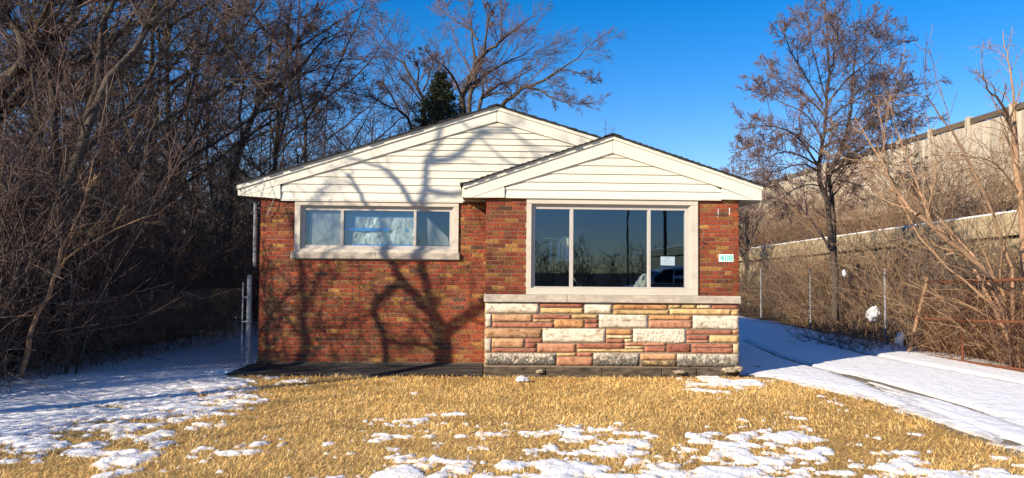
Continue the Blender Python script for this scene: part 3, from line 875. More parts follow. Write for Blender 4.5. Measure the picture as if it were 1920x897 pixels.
# house number
a, b, z0, z1 = rect(YB, 1347.5, 477, 1375, 491.5)
mb = MB(); mb.box(a, b, YB - 0.014, YB - 0.002, z0, z1)
pl = tag(bevel(mb.build('house_number_plaque', M['plaque']), 0.002), 'small white plaque with turquoise numerals 4118 on the right brick pier', 'house number')
for k, ch in enumerate('4118'):
    cu = bpy.data.curves.new('numeral', 'FONT'); cu.body = ch; cu.size = (z1 - z0) * 1.02; cu.extrude = 0.002; cu.offset = 0.0034
    cu.align_x = 'CENTER'
    t = bpy.data.objects.new('numeral_curve', cu); COL.objects.link(t)
    me = bpy.data.meshes.new_from_object(t.evaluated_get(bpy.context.evaluated_depsgraph_get()))
    bpy.data.objects.remove(t); me.name = 'numeral'; me.materials.clear(); me.materials.append(M['teal'])
    o = link('numeral', me, pl)
    o.rotation_euler = (R(90), 0, 0)
    xc = a + (b - a) * (0.20, 0.43, 0.59, 0.80)[k]
    o.location = (xc, YB - 0.0165, z0 + (z1 - z0) * 0.16)
# door bell stub and cable hole on the pier
mb = MB(); p = P(1320, 455.5, YB); q = P(1310, 440.5, YB)
mb.tube([(p[0] - 0.04, YB - 0.015, p[2] + 0.03), (p[0] + 0.01, YB - 0.03, p[2] - 0.01), (p[0] + 0.02, YB - 0.004, p[2] - 0.018)], 0.009, 6)
tag(mb.build('broken_bracket', M['black']), 'short broken black bracket sticking out of the right brick pier', 'bracket')
# notice on the right pane (inside of the glass)
a, b, z0, z1 = rect(YB + 0.075, 1238.5, 481.5, 1265, 498)
mb = MB(); mb.box(a, b, YB + 0.070, YB + 0.072, z0, z1)
tag(mb.build('paper_notice', M['white']), 'white sheet of paper taped inside the right pane of the big window', 'notice')
nt = bpy.data.objects['paper_notice']
mb = MB()
for k, (u0, u1, v) in enumerate(((.34, .66, .86), (.42, .58, .76), (.3, .7, .5), (.45, .55, .16))):
    mb.box(a + (b - a) * u0, a + (b - a) * u1, YB + 0.0685, YB + 0.0695, z0 + (z1 - z0) * v, z0 + (z1 - z0) * v + 0.004)
o = mb.build('printed_lines', M['paper'], nt)
# curtain rod with bunched cloth, seen in the left of the bay window
rod = tag(empty('curtain_rod', tuple(P(1038, 448, YB + 0.5))), 'thin pale curtain rod with cloth bunched at its end behind the left pane', 'curtain rod')
c0 = np.array(rod.location)
pA, pB = P(1018, 446.5, YB + 0.5), P(1069, 450.5, YB + 0.5)
mb = MB(); mb.tube([pA - c0, pB - c0], 0.009, 6); mb.build('rod', M['cloth'], rod)
me = crumple('bunched_cloth', M['cloth'], 0, 0, 0, 0.085, 0.05, 0.10, 4, amp=0.6)
q = P(1062, 454, YB + 0.5) - c0; me.location = q; me.parent = rod
# folded cloth on the inner sill by the right mullion
pts = [(1186, 540), (1213, 540), (1212, 514), (1203, 513)]
o = wavy_sheet('draped_cloth', M['cloth'], 0, 1, 0, 1, YB + 0.22, 9, 0.05, [(P(x, y, YB + 0.22)[0], P(x, y, YB + 0.22)[2]) for x, y in pts], 12, 12, 4)
tag(o, 'pale yellow cloth draped in a peak behind the middle pane', 'cloth')
mb = MB()
pp = [P(x, y, YB + 0.2) for x, y in ((1074, 520), (1079, 527), (1084, 535), (1092, 537))]
mb.tube(smooth_line(pp, 8), 0.007, 5)
pp = [P(x, y, YB + 0.2) for x, y in ((1084, 535), (1081, 540), (1088, 541))]
mb.tube(smooth_line(pp, 6), 0.006, 5)
tag(mb.build('dried_stem', M['cloth']), 'pale bent cord lying behind the bottom left of the middle pane', 'cord')
# long window: grey film, crinkled plastic with blue tape, hanging cloth
Yi = YM + 0.105
a, b, z0, z1 = rect(Yi, 580.5, 394, 640, 462)
tag(wavy_sheet('frosted_film', M['paper'], a, b, z0, z1, Yi, 3, 0.004), 'grey frosted film covering the left pane of the long window', 'window film')
a, b, z0, z1 = rect(Yi + 0.03, 645, 395, 777, 462)
ps = tag(wavy_sheet('blue_plastic_sheet', M['bluefilm'], a, b, z0, z1, Yi + 0.05, 12, 0.012, fold=5), 'bluish plastic sheet filling the middle pane of the long window', 'plastic sheet')
pts = [(658, 459.5), (776, 460.5), (776, 409), (669, 408)]
pf = wavy_sheet('crinkled_film', M['plastic'], 0, 1, 0, 1, Yi + 0.025, 21, 0.045, [(P(x, y, Yi + .025)[0], P(x, y, Yi + .025)[2]) for x, y in pts], 60, 40, 11)
tag(pf, 'crinkled pale plastic film taped over the bluish sheet with blue tape', 'plastic film')
mb = MB(); mb.box(*[v for v in (P(644, 428, Yi)[0], P(729, 428, Yi)[0], Yi - 0.006, Yi - 0.003)], P(690, 433.5, Yi)[2], P(690, 428, Yi)[2])
mb.build('blue_tape', M['tape'], pf)
mb = MB(); mb.box(P(660, 459, Yi)[0], P(772, 459, Yi)[0], Yi - 0.006, Yi - 0.003, P(715, 461.5, Yi)[2], P(715, 458.5, Yi)[2])
mb.build('blue_tape', M['tape'], pf)
pts = [(803, 461), (842, 461), (840, 446), (800, 407)]
o = wavy_sheet('hanging_cloth', M['paper'], 0, 1, 0, 1, Yi + 0.05, 31, 0.02, [(P(x, y, Yi + .05)[0], P(x, y, Yi + .05)[2]) for x, y in pts], 12, 12, 4)
tag(o, 'dingy cloth hanging slantwise behind the right pane of the long window', 'cloth')
# downspout at the left corner
mb = MB(); p0, p1 = P(479.5, 377, YM + 0.5), P(477.5, 500, YM + 0.5)
mb.tube([p0, (p0 + p1) / 2, p1], 0.035, 8)
tag(mb.build('downspout', M['steel']), 'pale metal downspout beside the left corner of the house', 'downspout')
# apron slab at the foot of the brick wall
A = [P(478, 691.5, YM - 0.02), P(905, 683.5, YM - 0.02)]
zt = 0.10
mb = MB()
mb.add([(XL - 0.1, YM - 0.036, zt), (XB0 - 0.03, YM - 0.036, zt + .01), (XB0 - 0.03, YB - 0.12, 0.03), (XL - 0.3, YB - 0.12, 0.02),
        (XL - 0.1, YM - 0.036, -0.1), (XB0 - 0.03, YM - 0.036, -0.1), (XB0 - 0.03, YB - 0.12, -0.1), (XL - 0.3, YB - 0.12, -0.1)],
       [(0, 3, 2, 1), (4, 5, 6, 7), (3, 7, 6, 2), (0, 4, 7, 3), (1, 2, 6, 5), (0, 1, 5, 4)])
tag(bevel(mb.build('apron', M['apron']), 0.01), kind='structure')
# rubble along the foot of the bay
rgr = np.random.default_rng(77)
RUB = [('pale flat chip of concrete lying below the middle of the stone bay', 1274, 698, .16, .09, .05),
       ('pale broken stone at the bottom right corner of the stone bay', 1368, 694, .22, .12, .07),
       ('small brown stone against the right end of the bay foundation', 1385, 692, .12, .10, .08),
       ('long flat slab of broken concrete on the ground right of the bay', 1422, 692, .42, .22, .05),
       ('thin brown broken slab at the edge of the snow right of the bay', 1436, 700, .34, .16, .035),
       ('grey chip of stone on the ledge below the left white stone', 1012, 697, .10, .07, .05)]
for k, (lb, px, py, sx, sy, sz) in enumerate(RUB):
    g = G(px, py, 0.0)
    yy = min(g[1], YB - 0.1) if px < 1388 else g[1]
    g = P(px, py, yy)
    o = crumple('concrete_chunk', M['rubble'], g[0], g[1], max(g[2], sz * 0.3), sx / 2 * 1.2, sy / 2 * 1.2, sz * 0.62, 60 + k, amp=0.5)
    tag(o, lb, 'rubble', 'broken concrete at the foot of the bay')
g = G(980, 715, 0.02)
tag(crumple('crushed_wrapper', M['foil'], g[0], g[1], 0.045, 0.11, 0.06, 0.045, 8, amp=0.7), 'crushed silvery wrapper lying in the straw before the stone bay', 'litter')

# white paint drips on the right pier and a loose cable under the left eave
mb = MB()
for (x0, y0, x1, y1) in ((1346, 392, 1346.9, 403), (1367, 390, 1368.4, 396), (1367.4, 396, 1368.3, 403), (1345, 405.5, 1345.6, 408)):
    a, b, z0, z1 = rect(YB, x0, y0, x1, y1); mb.box(a, b, YB - 0.006, YB - 0.001, z0, z1)
o = mb.build('paint_drips', M['white']); o.parent = bay_wall
p = [P(515, 370, YM - .06), P(508, 388, YM - .07), P(500.5, 405, YM - .05)]
mb = MB(); mb.tube(smooth_line(p, 8), 0.006, 5)
tag(mb.build('cable', M['steel']), 'thin loose grey cable hanging slantwise from the left eave over the brick', 'cable')

# ================================================================== GROUND, SNOW, GRASS
def sheet(name, poly, z, mat, kind='structure'):
    mb = MB(); mb.add([(p[0], p[1], z) for p in poly], [tuple(range(len(poly)))])
    return tag(mb.build(name, mat), kind=kind)
sheet('ground', [(-400, -400), (400, -400), (400, 400), (-400, 400)], -0.05, M['litter'])
sheet('lawn', [(-6.6, 2.5), (5.2, 2.5), (5.0, 12.4), (-6.6, 12.4)], -0.012, M['thatch'])
sheet('road', [(-200, -20), (200, -20), (200, -2.2), (-200, -2.2)], -0.04, M['asphalt'])
# drive tracks and lawn edge, measured on the ground
TRK = [[G(*p)[:2] for p in L] for L in (
    [(1395, 640), (1455, 668), (1520, 687), (1650, 719), (1790, 757), (1920, 804), (2100, 870)],
    [(1500, 628), (1560, 648), (1620, 664), (1700, 681), (1800, 699), (1920, 722), (2100, 755)],
    [(1590, 705), (1700, 752), (1800, 800), (1905, 852), (2000, 905)])]
EDGE = np.array([G(*p)[:2] for p in ((1390, 706), (1470, 716), (1600, 742), (1700, 776), (1800, 815), (1920, 862), (2100, 925), (2500, 1040))])
sheet('driveway', [(EDGE[-1][0], -2.0), (9.2, -2.0), (9.2, 36), (3.3, 36), (3.3, 11.9)] + [(p[0], p[1]) for p in EDGE], -0.006, M['gravel'])
def seg_dist(x, y, L):
    d = np.full(x.shape, 1e9); sgn = np.zeros(x.shape)
    for a, b in zip(L[:-1], L[1:]):
        ax, ay = a[0], a[1]; bx, by = b[0] - a[0], b[1] - a[1]; l2 = bx * bx + by * by
        t = np.clip(((x - ax) * bx + (y - ay) * by) / l2, 0, 1)
        dd = np.hypot(x - ax - t * bx, y - ay - t * by)
        c = bx * (y - ay) - by * (x - ax)
        m = dd < d; d = np.where(m, dd, d); sgn = np.where(m, np.sign(c), sgn)
    return d, sgn
CTRL = np.array([(-100,700,1),(0,720,1),(0,770,1),(100,740,1),(200,720,1.2),(330,700,1),(400,715,.7),(300,760,.55),(180,790,.6),(0,820,.65),(480,700,.35),(450,742,.4),(500,716,.12),(560,708,.05),(640,708,-.5),
 (560,740,-.6),(500,770,-.45),(420,775,.30),(350,800,.28),(250,815,.35),(150,845,.32),(60,850,.3),(0,880,.1),(40,897,-.5),(130,875,-.5),(230,868,.3),(250,890,.25),(330,850,.35),(350,875,-.2),(460,840,.35),(400,815,-.3),(600,790,-.6),(560,815,-.3),
 (700,760,-1),(630,845,.25),(680,830,-.2),(710,800,.05),(720,815,.28),(830,812,.1),(900,720,-1.3),(740,735,-.2),(1200,720,-1.3),(1500,745,-1),(1000,780,-.8),(1300,780,-.7),(780,850,.1),(900,845,.15),(850,825,-.2),(740,880,.35),(520,888,.35),(440,885,-.3),(625,885,.45),(570,870,-.4),(680,868,-.4),(860,885,.6),
 (1050,805,.22),(950,815,.15),(1100,850,.3),(1180,812,.35),(1180,845,.35),(980,880,.6),(1100,885,.6),(1250,870,.5),(1350,845,.5),(1430,822,.35),(1500,820,.35),(1480,855,.45),(1560,865,.4),(1700,870,.4),(1380,885,.6),(1640,820,.05),(1700,845,.1),(1600,790,-.8),(1650,800,-.9),(1420,790,-.4),(1500,775,.1),(1545,740,.1),(1560,762,.12),(1780,850,-.2),(1850,890,.25),(1250,800,-.35),(1880,875,.1),
 (1100,705,-1.0),(1200,706,-.1),(1330,705,.6),(1380,706,.7),(960,708,-.3),(900,898,.5),(300,960,.3),(900,980,.45),(1500,980,.5),(1900,960,.4),(0,960,.0),(-300,800,1)], float)
def snow_field(x, y):
    """>0 where snow lies; x, y in metres"""
    v = np.stack([x, y, np.zeros_like(x)], -1) - CAM
    zc = np.maximum(v @ _f, 0.3)
    px = 960 + FPX * (v @ _r) / zc; py = 448.5 - FPX * (v @ _u) / zc
    num = np.zeros(x.shape); den = np.zeros(x.shape)
    for cx, cy, b in CTRL:
        w = 1.0 / (((px - cx) / 1.0) ** 2 + ((py - cy) * 3.0) ** 2 + 500.0) ** 1.6
        num += w * b; den += w
    bias = num / den
    n = 0.42 * fbm(x * 1.4, y * 1.5, 3, 4) + 1.0 * fbm(x * 4.6, y * 6.0, 29, 4)
    n = n + 0.42 * fbm(x * 15, y * 19, 33, 3) + 0.25 * fbm(x * 38, y * 44, 34, 2)
    S = bias * 0.95 + n * 0.95 - 0.36 + 0.55 * np.clip(bias - .5, 0, .5)
    # flanks behind the house front
    back = 0.95 - np.clip((-x - 6.0) * 0.55, 0, 1.0) + 0.9 * fbm(x * 0.9, y * 0.9, 77, 4)
    S = np.where((y > 12.2), back, S)
    left = 0.9 - np.clip((-x - 6.9) * 0.7, 0, 1.15) + 0.8 * fbm(x * 1.2, y * 1.2, 78, 4)
    S = np.where((x < -6.2) & (y <= 12.2), np.minimum(S, left), S)
    # drive
    d, sg = seg_dist(x, y, EDGE)
    drive = (sg > 0) & (y < 12.05) & (x > 3.3) | ((x > 3.75) & (y >= 11.6))
    edge_n = fbm(x * 3.0, y * 3.0, 91, 4)
    Sd = np.where((d < 0.55) & (y < 12.0), (d * 3.2 - 0.02 + edge_n * 0.9), 1.3)
    for i, L in enumerate(TRK):
        t, _ = seg_dist(x, y, L)
        wdt = (0.10, 0.09, 0.24)[i]
        streak = fbm(x * 9.0, y * 0.7, 15 + i, 4)
        k = (1.1, 2.1, 0.6)[i] + 0.8 * fbm(x * 0.6, y * 0.6, 50 + i, 2)
        Sd = Sd - np.exp(-(t / wdt) ** 2) * np.maximum(k + streak * 0.9, 0)
        Sd = Sd - 0.45 * np.exp(-(t / (wdt * 2.6)) ** 2) * (0.6 + streak)
    Sd = np.where(x > 8.3, Sd - np.clip((x - 8.3) * 0.9, 0, 1.6) + 0.5 * fbm(x, y, 23, 3), Sd)
    bare = ((x - 4.15) / 0.42) ** 2 + ((y - 11.85) / 0.5) ** 2      # thawed strip by the bay
    Sd = Sd - 2.2 * np.exp(-bare)
    S = np.where(drive, Sd, S)
    return S, drive
def snow_grid(x0, x1, y0, y1, st):
    xs_ = np.arange(x0, x1 + st / 2, st); ys_ = np.arange(y0, y1 + st / 2, st)
    X, Y = np.meshgrid(xs_, ys_)
    S, drv = snow_field(X, Y)
    inside = (X > XL - 0.02) & (X < XR + 0.01) & (Y > YM - 0.0) | (X > XB0 - 0.02) & (X < XR + 0.02) & (Y > YB - 0.03) | ((X > XL - 0.1) & (X < XB0) & (Y > YB - 0.12))
    S = np.where(inside, -1, S)
    t = np.clip(S, 0, 1.3)
    th = 0.009 * (1 - np.exp(-t * 6.0)) + 0.022 * t
    rid = np.where(drv, 0.006, 0.010)
    th = th + rid * fbm(X * 2.2 - Y * 1.3, Y * 5.5 + X * 1.2, 61, 4) * np.clip(t * 3, 0, 1)
    th = th + 0.007 * fbm(X * 13, Y * 13, 62, 3) * np.clip(t * 3, 0, 1)
    Z = np.where(S > 0, th + 0.002, -0.03)
    i = np.arange(X.size).reshape(X.shape)
    F = np.stack([i[:-1, :-1], i[:-1, 1:], i[1:, 1:], i[1:, :-1]], -1).reshape(-1, 4)
    ok = (S.ravel()[F] > 0).any(1)
    F = F[ok]
    used = np.unique(F); mp = np.full(X.size, -1); mp[used] = np.arange(len(used))
    V = np.stack([X, Y, Z], -1).reshape(-1, 3)[used]
    t0, _ = seg_dist(X, Y, TRK[0]); t2, _ = seg_dist(X, Y, TRK[2])
    near = np.exp(-((np.minimum(t0, t2) / 0.38) ** 2)) * 0.6 * np.clip(0.2 + 0.9 * fbm(X * 13 - Y * 1.2, Y * 0.45, 71, 4), 0, 1) * np.clip((12.5 - Y) / 2, 0, 1)
    dirty = np.where(drv, np.clip((0.62 - S) / 0.6 + near, 0, 1), 0).ravel()[used][:, None]     # packed, gritty snow in the wheel tracks
    return V, mp[F], 1 - dirty * np.array([[.36, .38, .42]])
s1 = snow_grid(-8.0, 9.2, 3.6, 12.3, 0.03)
s2 = snow_grid(-14.0, -3.9, 12.3, 30.0, 0.09)
s3 = snow_grid(3.5, 10.5, 12.3, 34.0, 0.06)
s4 = snow_grid(-14.0, -8.0, 5.0, 12.3, 0.08)
s5 = snow_grid(3.8, 9.2, -3.0, 3.6, 0.09)
V, F = join([s[:2] for s in (s1, s2, s3, s4, s5)])
tag(link('snow', np_mesh('snow', V, F, M['snow'], np.concatenate([s[2] for s in (s1, s2, s3, s4, s5)]), smooth=True)), kind='stuff')
print('snow quads', len(F))

# ---- matted straw-coloured grass, one blade = three triangles
def blades(n, x0, x1, y0, y1, seed, hmul=1.0, wmul=1.0):
    rg = np.random.default_rng(seed)
    x = rg.uniform(x0, x1, n); y = y0 + (y1 - y0) * rg.uniform(0, 1, n)
    S, drv = snow_field(x, y)
    d, sg = seg_dist(x, y, EDGE)
    ok = (S < 0.10 + rg.normal(0, 0.12, n) + 0.65 * (rg.uniform(0, 1, n) < .30)) & ~((sg > 0) & (x > 3.3) & (d > rg.uniform(0, 0.30, n)))
    ok &= ~((x > XB0 - 0.03) & (y > YB - 0.09 - 0.03)) & ~((x > XL - 0.35) & (y > YB - 0.13))
    ok &= x > -6.5 + rg.normal(0, 0.2, n)
    x, y, S = x[ok], y[ok], S[ok]; n = len(x)
    clump = fbm(x * 2.6, y * 2.6, 8, 4); lay = fbm(x * 0.8, y * 0.8, 9, 3)
    L = (0.062 + 0.026 * clump) * rg.uniform(0.55, 1.5, n) * hmul
    L = np.maximum(L, 0.02)
    az = rg.uniform(0, 2 * np.pi, n) * 0.75 + lay * 4.0
    tilt = np.clip(rg.normal(1.16, 0.34, n), 0.1, 1.54)
    bend = rg.uniform(0.1, 0.8, n)
    dx, dy = np.cos(az), np.sin(az)
    wv = rg.uniform(0.0015, 0.0027, n) * wmul * np.where(y < 8, 1.0, 1.25)
    wa = az + np.pi / 2 + rg.normal(0, 0.6, n)
    wx, wy = np.cos(wa) * wv, np.sin(wa) * wv
    b = np.stack([x, y, np.full(n, -0.012)], -1)
    m = b + np.stack([dx * np.sin(tilt) * L * .5, dy * np.sin(tilt) * L * .5, np.cos(tilt) * L * .55], -1)
    t2 = tilt + bend
    t = m + np.stack([dx * np.sin(t2) * L * .5, dy * np.sin(t2) * L * .5, np.cos(t2) * L * .5], -1)
    t[:, 2] = np.maximum(t[:, 2], 0.003)
    w3 = np.stack([wx, wy, np.zeros(n)], -1)
    V = np.stack([b, m + w3, m - w3, t], 1).reshape(-1, 3)
    o = (np.arange(n) * 4)[:, None]
    F = np.stack([o + [0, 1, 2], o + [2, 1, 3]], 1).reshape(-1, 3)
    base = np.array([(0.86, 0.55, 0.185), (0.77, 0.455, 0.13), (0.92, 0.69, 0.31), (0.50, 0.265, 0.08), (0.25, 0.13, 0.045)])
    pick = rg.choice(5, n, p=[.38, .25, .20, .12, .05])
    tc = base[pick] * rg.uniform(0.8, 1.15, n)[:, None] * (1 + 0.35 * clump[:, None])
    return V, F, np.repeat(tc, 4, 0)
parts = [blades(150000, -6.5, 5.2, 3.9, 7.6, 1), blades(165000, -6.5, 5.2, 7.6, 12.1, 2, 1.0, 1.1), blades(5000, -6.3, 5.0, 4, 12, 3, 1.9, 0.8)]
V, F = join([(p[0], p[1]) for p in parts]); T = np.concatenate([p[2] for p in parts])
tag(link('grass', np_mesh('grass', V, F, M['grass'], T)), kind='stuff')
print('blades', len(F) // 2)

# ================================================================== FENCES AND GATE
def wire_field(mb, A, B, zlo, zhi, pitch, r, hole=None):
    """diamond mesh in the vertical strip from A to B (xy), as straight round wires"""
    A = np.array(A, float); B = np.array(B, float); L = np.linalg.norm(B - A); e = (B - A) / L; H = zhi - zlo
    k = -H
    pts = []
    while k < L:
        for s in (1, -1):
            u0, v0, u1, v1 = k, 0.0, k + H, H
            if u0 < 0: v0 -= u0; u0 = 0.0
            if u1 > L: v1 -= (u1 - L); u1 = L
            if v1 - v0 > 0.02:
                va, vb = (v0, v1) if s > 0 else (H - v0, H - v1)
                pts.append((u0, va, u1, vb, s))
        k += pitch
    n = len(pts); a = np.array(pts)
    q0 = np.stack([A[0] + e[0] * a[:, 0], A[1] + e[1] * a[:, 0] + a[:, 4] * r, zlo + a[:, 1]], -1)
    q1 = np.stack([A[0] + e[0] * a[:, 2], A[1] + e[1] * a[:, 2] + a[:, 4] * r, zlo + a[:, 3]], -1)
    wob = 0.004
    V, F = tubes(np.stack([q0, q1], 1), np.full((n, 2), r), 3)
    return V, F
def pole(pts, r, mat, name, parent, n=10):
    mb = MB(); mb.tube(pts, r, n); return mb.build(name, mat, parent)
# fence left of the house
g = G(465, 694)
fl = tag(empty('chain_link_fence'), 'sagging chain link fence with a grey end post left of the house', 'fence')
pb = np.array([g[0], g[1], 0.0]); zt = P(463, 521, g[1])[2]
pole([pb - [0, 0, .05], pb + [-0.01, 0, zt]], 0.038, M['steel'], 'post', fl)
mb = MB(); mb.tube([pb + [-0.01, 0, zt - .01], pb + [-0.01, 0, zt + 0.03], pb + [-0.01, 0, zt + 0.05]], [0.042, 0.036, 0.005], 10); mb.build('post_cap', M['steel'], fl)
pole([pb + [-0.11, 0.0, 0.05], pb + [-0.11, 0, zt - 0.08]], 0.012, M['steel'], 'tension_bar', fl, 6)
for zz in (0.35, 0.8, 1.2):
    mb = MB(); mb.tube([pb + [-0.12, -0.012, zz], pb + [0.0, -0.045, zz], pb + [0.045, 0.0, zz]], 0.012, 6); mb.build('band', M['steel'], fl)
fe = np.array([-9.2, 11.0])
for k, t in enumerate((0.48, 1.0)):
    p = pb[:2] * (1 - t) + fe * t
    pole([(p[0], p[1], -0.05), (p[0] + .03, p[1], 1.5)], 0.03, M['bark_dark' if k == 0 else 'steel'], 'post', fl)
Vw, Fw = wire_field(None, pb[:2] + [-0.11, 0], fe, 0.04, 1.38, 0.075, 0.0019)
Vw[:, 2] *= 1 - 0.10 * np.clip(-4.6 - Vw[:, 0], 0, 6); Vw[:, 2] += 0.04 * np.sin(Vw[:, 0] * 1.7); Vw[:, 1] += 0.03 * np.sin(Vw[:, 0] * 2.3)
o = link('wire_mesh', np_mesh('wire_mesh', Vw, Fw, M['bark_grey']), fl); o['kind'] = 'stuff'
# fence along the drive
fr_ = tag(empty('chain_link_fence'), 'long chain link fence with slim grey posts along the right side of the drive', 'fence')
posts = [(1427, 593, 489), (1520, 617, 505)]
line = []
for px, yb_, yt_ in posts:
    g = G(px, yb_); zt = P(px, yt_, g[1])[2]; line.append((g[0], g[1], zt))
d = np.array(line[1]) - np.array(line[0])
g3 = np.array([P(1660, 600, 17.2)[0], 17.2, 1.78])
line = [tuple(np.array(line[0]) - d)] + line + [tuple(g3)]
for p in line:
    pole([(p[0], p[1], -0.05), (p[0], p[1], 1.80)], 0.026, M['steel'], 'post', fr_)
FLINE = sorted([(p[0], p[1]) for p in line] + [(P(1705, 640, 15.6)[0], 15.6), (P(1920, 640, 12.6)[0], 12.6)], key=lambda p: p[1])
ws = []
for a, b in zip(line[:-1], line[1:]):
    ws.append(wire_field(None, a[:2], b[:2], 0.03, 1.68, 0.085, 0.0014))
Vw, Fw = join(ws)
o = link('wire_mesh', np_mesh('wire_mesh', Vw, Fw, M['bark_dark']), fr_); o['kind'] = 'stuff'
# rusty leaning gate
gt = tag(empty('rusty_gate'), 'rusty tube gate with chain link sagging open beside the drive', 'gate')
YA, YZ = 15.6, 12.6
def GP(px, py):
    t = np.clip((px - 1705) / 215.0, -0.2, 1.4); return P(px, py, YA + (YZ - YA) * t)
def bar(name, a, b, r, mat=M['rust']):
    mb = MB(); A = GP(*a); B = GP(*b); Cc = (A + B) / 2 + np.array([0, 0, -0.01]); mb.tube(smooth_line([A, Cc, B], 7), r, 8); return mb.build(name, mat, gt)
bar('leaning_post', (1703, 663), (1740, 520), 0.036, M['bark_tan'])
bar('top_rail', (1738, 529), (1990, 522), 0.030)
bar('middle_rail', (1716, 597), (1990, 606), 0.024)
bar('bottom_rail', (1712, 664), (1990, 704), 0.030)
bar('upright', (1805, 600), (1804.5, 679), 0.026)
bar('upright', (1970, 522), (1972, 700), 0.03)
A, B = GP(1716, 660), GP(1990, 700)
Vw, Fw = wire_field(None, A[:2], B[:2], 0.08, 1.45, 0.085, 0.0028)
Vw[:, 2] += -0.05 + 0.05 * np.sin(Vw[:, 0] * 2.1)
o = link('wire_mesh', np_mesh('wire_mesh', Vw, Fw, M['rust']), gt); o['kind'] = 'stuff'

# ================================================================== RAMP WALL, BANK, BARRIER
XW = 13.4
def wall_top(y): return 2.86 - (max(y, 12.0) - 20) * 0.0216 + 0.36
mb = MB()
ys_ = list(np.arange(-36, 60, 6.0))
for a, b in zip(ys_[:-1], ys_[1:]):
    za, zb = wall_top(a), wall_top(b)
    V = []
    for y, z in ((a, za), (b - 0.02, zb)):
        V += [(XW, y, -0.2), (XW + 0.45, y, -0.2), (XW + 0.45, y, z - 0.62), (XW, y, z - 0.62)]
    mb.add(V, [(0, 3, 2, 1), (4, 5, 6, 7), (0, 1, 5, 4), (1, 2, 6, 5), (2, 3, 7, 6), (3, 0, 4, 7)])
rw_ = tag(mb.build('ramp_wall', M['ramp']), 'long beige concrete retaining wall with a snowy ledge behind the drive fence', 'wall')
cp, snw = MB(), MB()
for a, b in zip(ys_[:-1], ys_[1:]):
    V, U = [], []
    for y in (a, b - 0.02):
        z = wall_top(y)
        V += [(XW - 0.14, y, z - 0.58), (XW + 0.5, y, z - 0.58), (XW + 0.5, y, z), (XW - 0.14, y, z)]
        U += [(XW - 0.10, y, z), (XW + 0.5, y, z), (XW + 0.48, y, z + 0.06), (XW - 0.07, y, z + 0.05)]
    Fq = [(0, 3, 2, 1), (4, 5, 6, 7), (0, 1, 5, 4), (1, 2, 6, 5), (2, 3, 7, 6), (3, 0, 4, 7)]
    cp.add(V, Fq); snw.add(U, Fq)
cp.build('parapet', M['ramp'], rw_); o = snw.build('snow_ledge', M['snow'], rw_)
# bank rising to the barrier
XS, YS = np.meshgrid(np.linspace(XW + 0.45, 34, 24), np.linspace(6, 110, 70))
base = np.array([wall_top(y) for y in YS.ravel()]).reshape(YS.shape) - 0.5
zb_ = base + np.clip((XS - XW - 0.4) / 9.5, 0, 1) * (5.0 - base) + 0.25 * fbm(XS * .5, YS * .5, 5, 3)
i = np.arange(XS.size).reshape(XS.shape)
F = np.stack([i[:-1, :-1], i[:-1, 1:], i[1:, 1:], i[1:, :-1]], -1).reshape(-1, 4)
tag(link('embankment', np_mesh('embankment', np.stack([XS, YS, zb_], -1), F, M['litter'], smooth=True)), kind='structure')
# tall timber barrier on the bank: two measured ends at the same height
pN = P(1920, 194, 34.0); zt = pN[2]
yF = None
for yy in np.arange(40, 110, 0.5):
    if P(1480, 330, yy)[2] >= zt: yF = yy; break
pF = P(1480, 330, yF)
A = np.array([pN[0], pN[1]]); B = np.array([pF[0], pF[1]]); e = (B - A) / np.linalg.norm(B - A)
A = A - e * 3.0; B = B + e * 25
Lb = np.linalg.norm(B - A); nrm = np.array([-abs(e[1]), e[0] * np.sign(e[1])])
bar_ = tag(empty('noise_barrier', (A[0], A[1], 4.6)), 'tall weathered grey plank barrier with posts along the bank above the drive', 'barrier')
rgb_ = np.random.default_rng(31)
def plank(mb, u0, u1, z0, z1, d0, d1, tint):
    q = lambda u, d, z: (A[0] + e[0] * u + nrm[0] * d - A[0], A[1] + e[1] * u + nrm[1] * d - A[1], z - 4.6)
    V = [q(u0, d0, z0), q(u1, d0, z0), q(u1, d1, z0), q(u0, d1, z0), q(u0, d0, z1), q(u1, d0, z1), q(u1, d1, z1), q(u0, d1, z1)]
    F = [(0, 3, 2, 1), (4, 5, 6, 7), (0, 1, 5, 4), (1, 2, 6, 5), (2, 3, 7, 6), (3, 0, 4, 7)]
    mb.add(V, F, tint); mb.add(V, [f[::-1] for f in F][:0], tint)
far = MB(); u = 0.0; nsingle = 0; k = 0
while u < Lb:
    wd = 0.27
    if k % 12 == 0:
        mb = MB(); plank(mb, u, u + 0.36, 4.2, zt + 0.12, 0.0, 0.24, (0.48, 0.41, 0.31)); mb.build('post', M['barrier'], bar_)
        u += 0.36
    else:
        t = np.array((0.50, 0.43, 0.33)) * rgb_.uniform(0.72, 1.15)
        zz = zt - 0.30 + rgb_.uniform(-0.03, 0.03); dd = rgb_.uniform(0.06, 0.13)
        mid = A + e * u
        if 30 < mid[1] < 47 and nsingle < 90:
            mb = MB(); plank(mb, u, u + wd - 0.015, 4.2, zz, 0.0, dd, tuple(t)); mb.build('plank', M['barrier'], bar_); nsingle += 1
        else: plank(far, u, u + wd - 0.015, 4.2, zz, 0.0, dd, tuple(t))
        u += wd
    k += 1
o = far.build('planking', M['barrier'], bar_, 'stuff')
u = 0
while u < Lb:
    mb = MB(); plank(mb, u, min(u + 3.32, Lb), zt - 0.27, zt + 0.02, 0.015, 0.19, tuple(np.array((0.13, 0.10, 0.07)) * rgb_.uniform(.8, 1.2))); mb.build('cap_board', M['barrier'], bar_); u += 3.33

